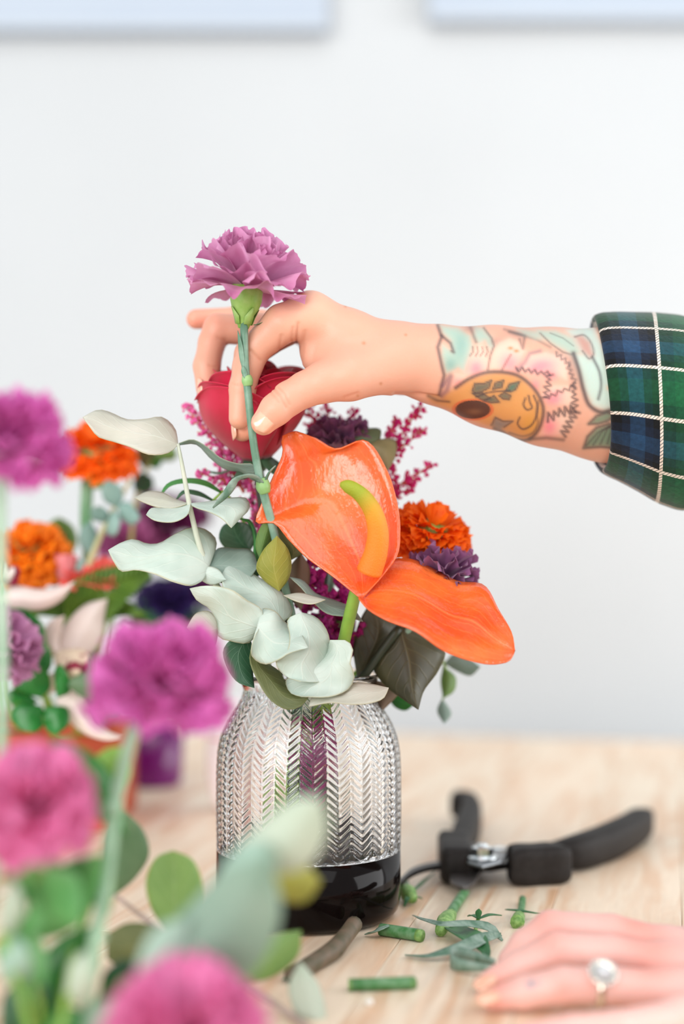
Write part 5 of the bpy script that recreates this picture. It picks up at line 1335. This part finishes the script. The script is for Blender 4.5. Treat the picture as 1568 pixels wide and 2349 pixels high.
# pittosporum with pale margins
pit_m = mat('pittosporum_leaf', srgb(40, 138, 52), srgb(26, 108, 40), rough=.3, scale=40, trans=.2, veins=(srgb(70, 160, 70), 6.0, srgb(196, 206, 110)))
pit = empty('pittosporum_sprig', P(90, 1580, .955), 'glossy green pittosporum sprig with yellow-edged wavy leaves', 'foliage', GP)
for L, R, d0, d1 in [([(95, 1520), (60, 1480), (20, 1420), (35, 1395), (60, 1398)], [(95, 1520), (105, 1480), (98, 1430), (60, 1398)], .955, .948),
                     ([(70, 1440), (30, 1430), (5, 1410), (0, 1388)], [(70, 1440), (45, 1400), (20, 1384), (0, 1388)], .965, .96),
                     ([(100, 1560), (60, 1540), (45, 1500), (70, 1470)], [(100, 1560), (120, 1520), (110, 1480), (70, 1470)], .957, .955),
                     ([(95, 1600), (50, 1590), (25, 1570), (40, 1545), (100, 1530)], [(95, 1600), (115, 1580), (112, 1545), (100, 1530)], .952, .945),
                     ([(95, 1620), (40, 1612), (22, 1640), (50, 1675), (80, 1680)], [(95, 1620), (105, 1640), (100, 1665), (80, 1680)], .950, .942),
                     ([(105, 1620), (98, 1650), (112, 1680), (130, 1685)], [(105, 1620), (155, 1625), (158, 1660), (130, 1685)], .950, .944),
                     ([(130, 1600), (125, 1560), (128, 1530), (140, 1524)], [(130, 1600), (158, 1590), (155, 1545), (140, 1524)], .948, .944),
                     ([(90, 1610), (40, 1625), (20, 1610), (10, 1590)], [(90, 1610), (60, 1590), (35, 1580), (10, 1590)], .955, .948),
                     ([(240, 1640), (225, 1590), (240, 1560), (270, 1555)], [(240, 1640), (270, 1640), (285, 1600), (270, 1555)], .96, .955),
                     ([(220, 1640), (200, 1600), (215, 1570)], [(220, 1640), (240, 1610), (215, 1570)], .968, .96)]:
    leafpx('leaf', pit, pit_m, L, R, d0, d1, .003, .005, .0012, 2.0, n=14, k=7)
pstem(pit, [P(100, 1520, .96), P(105, 1610, .97), P(110, 1650, .985)], .0018, green_stem)
grl = mat('greyed_green_leaf', srgb(120, 150, 112), srgb(96, 130, 92), rough=.5, scale=40, trans=.25)
leafpx('leaf', pit, grl, [(150, 1570), (170, 1550), (230, 1550), (265, 1590)], [(150, 1570), (190, 1600), (240, 1610), (265, 1590)], .95, .945, .003, .003)
# eucalyptus sprig in the planter
es = empty('eucalyptus_sprig', P(230, 1250, .99), 'blue-grey eucalyptus sprig rising beside the tall marigold stem', 'foliage', GP)
pstem(es, [P(300, 1100, 1.0), P(262, 1165, .995), P(225, 1240, .99), P(203, 1300, .99), P(190, 1450, 1.0)], [.0012, .0018, .0022, .0024, .0024, .0024], mat('tan_stem', srgb(196, 186, 140), srgb(176, 170, 124), rough=.5, scale=40))
be = mat('blue_eucalyptus', srgb(150, 182, 172), srgb(126, 162, 152), rough=.5, scale=40, trans=.2)
for L, R in [([(268, 1165), (240, 1150), (232, 1120), (245, 1100)], [(268, 1165), (282, 1145), (275, 1115), (245, 1100)]), ([(270, 1160), (290, 1150), (315, 1175), (322, 1190)], [(270, 1165), (275, 1185), (305, 1205), (322, 1190)]),
             ([(240, 1200), (212, 1190), (208, 1170), (225, 1160)], [(240, 1200), (250, 1185), (240, 1165), (225, 1160)]), ([(245, 1200), (262, 1170), (275, 1185), (272, 1215)], [(245, 1200), (245, 1225), (262, 1230), (272, 1215)]),
             ([(212, 1275), (185, 1255), (185, 1215), (205, 1195)], [(212, 1275), (222, 1245), (220, 1215), (205, 1195)]), ([(205, 1290), (180, 1285), (172, 1310)], [(205, 1290), (195, 1315), (172, 1310)])]:
    leafpx('leaf', es, be, L, R, .99, .982, .002, .003, n=12, k=7)
el = empty('broad_leaf_sprig', P(150, 1270, 1.03), 'single broad mid-green leaf standing behind the yellow marigold', 'foliage', GP)
leafpx('leaf', el, midg, [(165, 1275), (130, 1240), (105, 1215), (125, 1190), (138, 1187)], [(165, 1275), (178, 1245), (165, 1205), (138, 1187)], 1.03, 1.02)
pstem(el, [P(165, 1272, 1.03), P(168, 1400, 1.03)], .0014, green_stem)
er = empty('round_leaf_sprig', P(320, 1120, 1.04), 'sprig of dark round leaves and golden-green tips behind the tall marigold', 'foliage', GP)
for L, R, m_ in [([(310, 1130), (305, 1105), (325, 1082), (350, 1095)], [(310, 1130), (335, 1132), (352, 1118), (350, 1095)], deepg), ([(330, 1075), (312, 1050), (320, 1025), (345, 1020)], [(330, 1075), (350, 1060), (358, 1040), (345, 1020)], olive),
                 ([(350, 1060), (365, 1030), (395, 1025), (408, 1040)], [(350, 1060), (375, 1058), (400, 1055), (408, 1040)], midg), ([(340, 1070), (352, 1055), (375, 1052)], [(340, 1070), (360, 1075), (375, 1052)], freshg)]:
    leafpx('leaf', er, m_, L, R, 1.04, 1.03, n=12, k=7)
pstem(er, [P(350, 1050, 1.04), P(325, 1100, 1.04), P(290, 1300, 1.04), P(240, 1450, 1.04)], .0014, mat('gold_stem', srgb(176, 168, 96), rough=.5))

# ---- purple tumbler with burgundy and violet flowers
GT = 'flowers in the purple glass tumbler'
tb0 = T(352, 1800); 
pur = bpy.data.materials.new('purple_glass'); pur.use_nodes = True
b = pur.node_tree.nodes['Principled BSDF']; b.inputs['Base Color'].default_value = (*srgb(128, 20, 120), 1); b.inputs['Roughness'].default_value = .08; b.inputs['Transmission Weight'].default_value = .35; b.inputs['IOR'].default_value = 1.45
tum = empty('purple_tumbler', (tb0.x, tb0.y, 0), 'dark purple glass tumbler standing behind the terracotta planter', 'vase')
hz = .215 - (1640 - 1265) / F * tb0.y
prof = [(.0001, 0), (.022, 0), (.0255, .002), (.0265, .008), (.0285, hz), (.0262, hz), (.0245, .010), (.0001, .009)]
V, Fc = lathe_geo(prof, 48); add('glass_wall', me_from('glass_wall', V, Fc), pur, tum)
V, Fc = lathe_geo([(.0001, .0095), (.0240, .0105), (.0252, hz * .75), (.0001, hz * .75)], 40); add('dark_water', me_from('dark_water', V, Fc), mat('plum_water', srgb(88, 8, 72), srgb(64, 4, 70), rough=.2, scale=30), tum)
def tstem(root, p, m=green_stem): tube('stem', [p, (p + Vector((tb0.x, tb0.y, hz + .03)))/2 + Vector((.01, 0, .01)), Vector((tb0.x, tb0.y, hz + .02)), Vector((tb0.x, tb0.y, hz * .76))], .0018, m, root, n=14, seg=6)
bur = mat('burgundy_petal', srgb(112, 22, 80), srgb(84, 10, 60), rough=.6, scale=40, trans=.2)
dd = [fan_petal(180 + s, .030, .018, .4, .003, 5, 12, .05, 20, 6) for s in range(3)]
yb = tb0.y - .06
f_ = bloom('burgundy_carnation', P(385, 1205, yb), (0, -.3, 1), dd, [(7, 1.3, 1.15, 0), (7, .95, 1.1, .001), (6, .55, 1.0, .002)], bur, 'burgundy carnation in the purple tumbler, highest bloom', 'flower', GT, 51); tstem(f_, P(385, 1212, yb + .002))
f_ = bloom('dusky_carnation', P(300, 1262, yb - .03), (-.1, -.35, 1), [m_.copy() for m_ in dd], [(7, 1.25, 1.0, 0), (6, .8, .95, .001), (5, .4, .9, .002)], mat('dusky_pink_petal', srgb(184, 100, 146), srgb(150, 70, 118), rough=.6, scale=40, trans=.3), 'dusky pink carnation just below the burgundy carnation', 'flower', GT, 52); tstem(f_, P(300, 1270, yb - .028))
f_ = bloom('violet_flower', P(385, 1392, yb), (0, -.4, 1), [m_.copy() for m_ in dd], [(7, 1.2, 1.0, 0), (6, .8, .95, .001), (5, .4, .9, .002)], mat('violet_petal', srgb(64, 40, 110), srgb(44, 24, 80), rough=.6, scale=40, trans=.15), 'deep violet flower low in the purple tumbler', 'flower', GT, 53); tstem(f_, P(385, 1400, yb + .002))
f_ = bloom('violet_flower', P(440, 1375, yb + .02), (.2, -.4, 1), [m_.copy() for m_ in dd], [(7, 1.2, .8, 0), (6, .8, .8, .001), (5, .4, .8, .002)], mat('wine_petal', srgb(126, 20, 84), srgb(70, 30, 100), rough=.6, scale=40, trans=.15), 'wine-red flower beside the deep violet one', 'flower', GT, 54); tstem(f_, P(440, 1385, yb + .022))
fo = empty('leafy_sprig', P(340, 1420, yb + .02), 'dark green leaves around the rim of the purple tumbler', 'foliage', GT)
for i_ in range(12):
    a = i_ * .52; c = P(380, 1480, yb + .03); e = P(380 + 110*math.sin(a), 1430 - 60*math.cos(a), yb + .02 * math.sin(a*2))
    strip('leaf', [c, (c + e)/2 + Vector((0, -.006, .006)), e], [.003, .010, .001], [deepg, olive, freshg][i_ % 3], fo, n=10, upv=(0, -1, .3))
tstem(fo, P(380, 1480, yb + .03))
# ---- white round vase
wv0 = T(548, 1862)
wv = empty('white_vase', (wv0.x, wv0.y, 0), 'white round ceramic vase with a thin pink line behind the glass vase', 'vase')
hw_ = .215 - (1600 - 1265) / F * wv0.y
prof = [(.0001, 0), (.014, 0), (.019, .002), (.0235, .012), (.0262, .028), (.0270, .045), (.0262, .062), (.0235, .076), (.019, .086), (.0165, .092), (.0172, hw_), (.0155, hw_), (.0148, .090), (.0001, .080)]
V, Fc = lathe_geo(prof, 48); add('body', me_from('body', V, Fc), mat('white_glaze', srgb(240, 238, 240), srgb(244, 236, 240), rough=.15, scale=10, coat=.5), wv)
V, Fc = lathe_geo([(.0262, .0610), (.0266, .0612), (.0263, .0630), (.0259, .0630)], 48)
add('painted_line', me_from('painted_line', V, Fc), mat('pink_glaze', srgb(232, 150, 170), rough=.2), wv)

# ================================================================ flowers close to the camera
GF = 'bunch of magenta carnations and eucalyptus beside the planter'
ff = [fan_petal(200 + s, .026, .0150, .5, .0034, 5, 14, .07, 24, 7) for s in range(5)]
WH = [(8, 1.55, 1.0, -.002), (8, 1.30, 1.0, 0), (8, 1.0, 1.0, .001), (8, .7, 1.0, .002), (6, .4, 1, .003), (4, .15, 1, .003)]
def fg_stem(root, pts, rad, m=mint_stem, n=26, seg=10):
    tube('stem', pts, rad, m, root, n=n, seg=seg)
f1 = bloom('magenta_carnation', P(2, 1040, .60), (.1, -.1, 1), ff, WH, mag_m, 'tall magenta carnation higher than the orange marigolds', 'flower', GF, 61, 0, .002)
fg_stem(f1, [P(2, 1060, .60), P(2, 1300, .60), P(6, 1650, .595), P(-20, 2000, .58), T(-60, 2420)], [.0022, .0022, .0022, .0024, .0026])
f2 = bloom('magenta_carnation', P(362, 1590, .60), (.12, -.12, 1), [m_.copy() for m_ in ff], [(n_, t_, s_ * 1.06, l_) for n_, t_, s_, l_ in WH], mag_m, 'magenta carnation in front of the purple tumbler', 'flower', GF, 62, 0, .002)
fg_stem(f2, [P(335, 1600, .60), P(300, 1700, .598), P(268, 1830, .595), P(245, 2000, .59), P(218, 2170, .58), T(180, 2440)], [.0026, .0027, .0027, .0027, .0028, .0028])
for px_, py_ in ((262, 1855), (236, 2040), (222, 2150)): tube('node', [P(px_ + 3, py_ - 16, .594), P(px_, py_, .593), P(px_ - 3, py_ + 16, .592)], [.0028, .0040, .0028], mint_stem, f2, n=8)
f3 = bloom('rosy_carnation', P(78, 1870, .55), (.1, -.25, 1), [m_.copy() for m_ in ff], [(n_, t_, s_ * .88, l_) for n_, t_, s_, l_ in WH], pinkm, 'rosy pink carnation in front of the terracotta planter', 'flower', GF, 63, 0, .002)
fg_stem(f3, [P(70, 1880, .552), P(60, 2050, .55), T(60, 2480)], .0020, freshg)
f4 = bloom('rosy_carnation', P(420, 2395, .505), (0, -.3, 1), [m_.copy() for m_ in ff], WH, pinkm, 'rosy pink carnation low at the table edge among the eucalyptus leaves', 'flower', GF, 64, 0, .002)
fg_stem(f4, [P(420, 2415, .507), T(410, 2640)], .0024)
# eucalyptus near the lens
eu1 = empty('eucalyptus_branch', P(420, 2230, 0.540), 'sage-green eucalyptus branch crossing in front of the glass vase', 'foliage', GF)
sage = mat('sage_leaf', srgb(176, 204, 188), srgb(156, 188, 170), rough=.5, scale=30, trans=.25)
sage2 = mat('deep_sage_leaf', srgb(150, 176, 158), srgb(128, 160, 140), rough=.5, scale=30, trans=.25)
palel = mat('pale_sage_leaf', srgb(206, 216, 200), srgb(190, 206, 186), rough=.5, scale=30, trans=.3)
fg_stem(eu1, [P(690, 1890, 0.540), P(600, 1990, 0.540), P(500, 2120, 0.537), P(400, 2260, 0.533), T(300, 2460)], [.0012, .0018, .0022, .0024, .0024])
lf(eu1, palel, [(520, 2040), (530, 1965), (600, 1885), (690, 1828), (736, 1830)], [(520, 2040), (620, 2010), (708, 1985), (750, 1900), (736, 1830)], 0.540, 0.530, .004, .008)
lf(eu1, sage, [(500, 2110), (490, 2040), (520, 1970), (580, 1930), (612, 1935)], [(500, 2110), (560, 2080), (615, 2030), (635, 1970), (612, 1935)], 0.537, 0.531, .006, .002)
lf(eu1, sage2, [(330, 2290), (345, 2180), (430, 2080), (530, 1990), (615, 1965)], [(330, 2290), (470, 2300), (590, 2220), (645, 2090), (615, 1965)], 0.533, 0.521, .004, .010, n=20)
lf(eu1, sage, [(310, 2270), (320, 2190), (370, 2120), (430, 2110)], [(310, 2270), (380, 2290), (440, 2220), (430, 2110)], 0.531, 0.525, .002, .006)
lf(eu1, yelg, [(600, 2010), (640, 1975), (700, 1985), (736, 2022)], [(600, 2010), (640, 2062), (700, 2068), (736, 2022)], .575, .58, .004, .004)
eu2 = empty('eucalyptus_branch', P(500, 2250, .67), 'green eucalyptus branch with rounded yellow-rimmed leaves lying before the vase', 'foliage', GF)
rimg = mat('rimmed_leaf', srgb(148, 186, 108), srgb(128, 168, 96), rough=.45, scale=50, trans=.3, veins=(srgb(170, 200, 136), 6.0, srgb(206, 196, 60)))
twm = mat('lilac_twig', srgb(186, 164, 160), srgb(160, 140, 128), rough=.5, scale=60)
fg_stem(eu2, [P(262, 2052, .69), P(310, 2090, .69), P(372, 2138, .688), P(470, 2200, .68), P(570, 2262, .672), P(640, 2310, .664), T(760, 2400)], [.001, .0012, .0014, .0016, .0016, .0016, .0016], twm, 30, 8)
lf(eu2, rimg, [(392, 2145), (345, 2080), (336, 2010), (364, 1962), (397, 1951)], [(392, 2145), (456, 2085), (463, 2020), (440, 1970), (397, 1951)], .69, .685, .003, .003)
lf(eu2, grl, [(255, 2060), (236, 1950), (255, 1880), (285, 1860)], [(255, 2060), (312, 2012), (342, 1960), (326, 1900), (285, 1860)], .69, .68, .003, .004)
lf(eu2, rimg, [(545, 2258), (575, 2190), (640, 2142), (690, 2134)], [(545, 2258), (635, 2236), (686, 2186), (690, 2134)], .672, .665, .003, .003)
lf(eu2, palel, [(738, 2420), (682, 2335), (661, 2262), (688, 2206)], [(738, 2420), (748, 2340), (726, 2250), (688, 2206)], .655, .665, .002, .003)
lf(eu2, olive, [(390, 2150), (345, 2122), (290, 2118), (245, 2142)], [(390, 2150), (350, 2205), (290, 2225), (245, 2200)], .68, .67, .004, .003)
# loose greenery at the lower corner
gr = empty('leafy_bunch', T(120, 2440), 'fresh green leafy stems under the rosy carnations', 'foliage', GF)
for i_, (L, R, m_, yy) in enumerate([([(290, 1920), (190, 1850), (130, 1770), (115, 1690)], [(290, 1920), (270, 1800), (200, 1720), (115, 1690)], freshg, .62), ([(180, 1860), (190, 1780), (250, 1715), (300, 1712)], [(180, 1860), (255, 1850), (300, 1780), (300, 1712)], mat('lime_leaf', srgb(160, 206, 96), srgb(140, 190, 80), rough=.5, scale=40, trans=.3), .64),
        ([(60, 2160), (90, 2040), (170, 1970), (240, 1960)], [(60, 2160), (150, 2140), (220, 2060), (240, 1960)], mat('spring_leaf', srgb(124, 188, 116), srgb(90, 170, 90), rough=.5, scale=40, trans=.3), .58), ([(90, 2330), (80, 2230), (140, 2150), (215, 2120)], [(90, 2330), (170, 2300), (230, 2220), (215, 2120)], freshg, .6),
        ([(250, 2100), (200, 2060), (190, 2000), (215, 1960)], [(250, 2100), (262, 2040), (250, 1990), (215, 1960)], midg, .6), ([(230, 2290), (240, 2230), (290, 2200), (330, 2215)], [(230, 2290), (280, 2275), (320, 2250), (330, 2215)], deepg, .61),
        ([(0, 2140), (10, 2050), (30, 2020), (50, 2060)], [(0, 2140), (40, 2140), (60, 2100), (50, 2060)], palel, .55), ([(0, 2250), (5, 2180), (40, 2150), (70, 2190)], [(0, 2250), (40, 2260), (70, 2240), (70, 2190)], sage, .55),
        ([(150, 2280), (170, 2200), (200, 2180), (215, 2230)], [(150, 2280), (190, 2310), (215, 2280), (215, 2230)], palel, .55), ([(0, 2020), (30, 1960), (110, 1950), (150, 1990)], [(0, 2020), (60, 2030), (120, 2030), (150, 1990)], midg, .57),
        ([(0, 2349), (10, 2280), (70, 2240), (120, 2270)], [(0, 2380), (60, 2360), (110, 2330), (120, 2270)], deepg, .58), ([(190, 2400), (200, 2320), (250, 2290), (290, 2310)], [(190, 2400), (250, 2390), (285, 2350), (290, 2310)], sage2, .56), ([(60, 2400), (100, 2330), (170, 2310), (210, 2340)], [(60, 2420), (130, 2410), (190, 2390), (210, 2340)], freshg, .58),
        ([(300, 2420), (230, 2330), (240, 2250), (280, 2230)], [(300, 2420), (330, 2350), (320, 2270), (280, 2230)], freshg, .6), ([(100, 2260), (20, 2240), (-10, 2170), (20, 2130)], [(100, 2260), (110, 2200), (80, 2140), (20, 2130)], mat('meadow_leaf', srgb(140, 196, 130), srgb(104, 176, 104), rough=.5, scale=40, trans=.3), .57),
        ([(180, 2130), (110, 2110), (80, 2040), (110, 1990)], [(180, 2130), (190, 2060), (170, 2000), (110, 1990)], MATS['spring_leaf'], .56),
        ([(130, 2080), (60, 2060), (20, 1990), (40, 1950)], [(130, 2080), (130, 2020), (90, 1960), (40, 1950)], freshg, .61)]):
    leafpx('leaf', gr, m_, L, R, yy, yy - .008, .004, .006, .001, n=12, k=7)
for pts in ([P(270, 1880, .62), P(210, 2060, .61), P(150, 2250, .59), T(120, 2440)], [P(70, 2150, .58), P(90, 2300, .575), T(120, 2450)], [P(235, 2280, .61), P(190, 2350, .59), T(130, 2440)], [P(5, 2140, .55), P(60, 2320, .55), T(110, 2460)], [P(155, 2280, .55), P(130, 2400, .55), T(125, 2470)]):
    tube('stem', pts, .0014, green_stem, gr, n=14, seg=8)
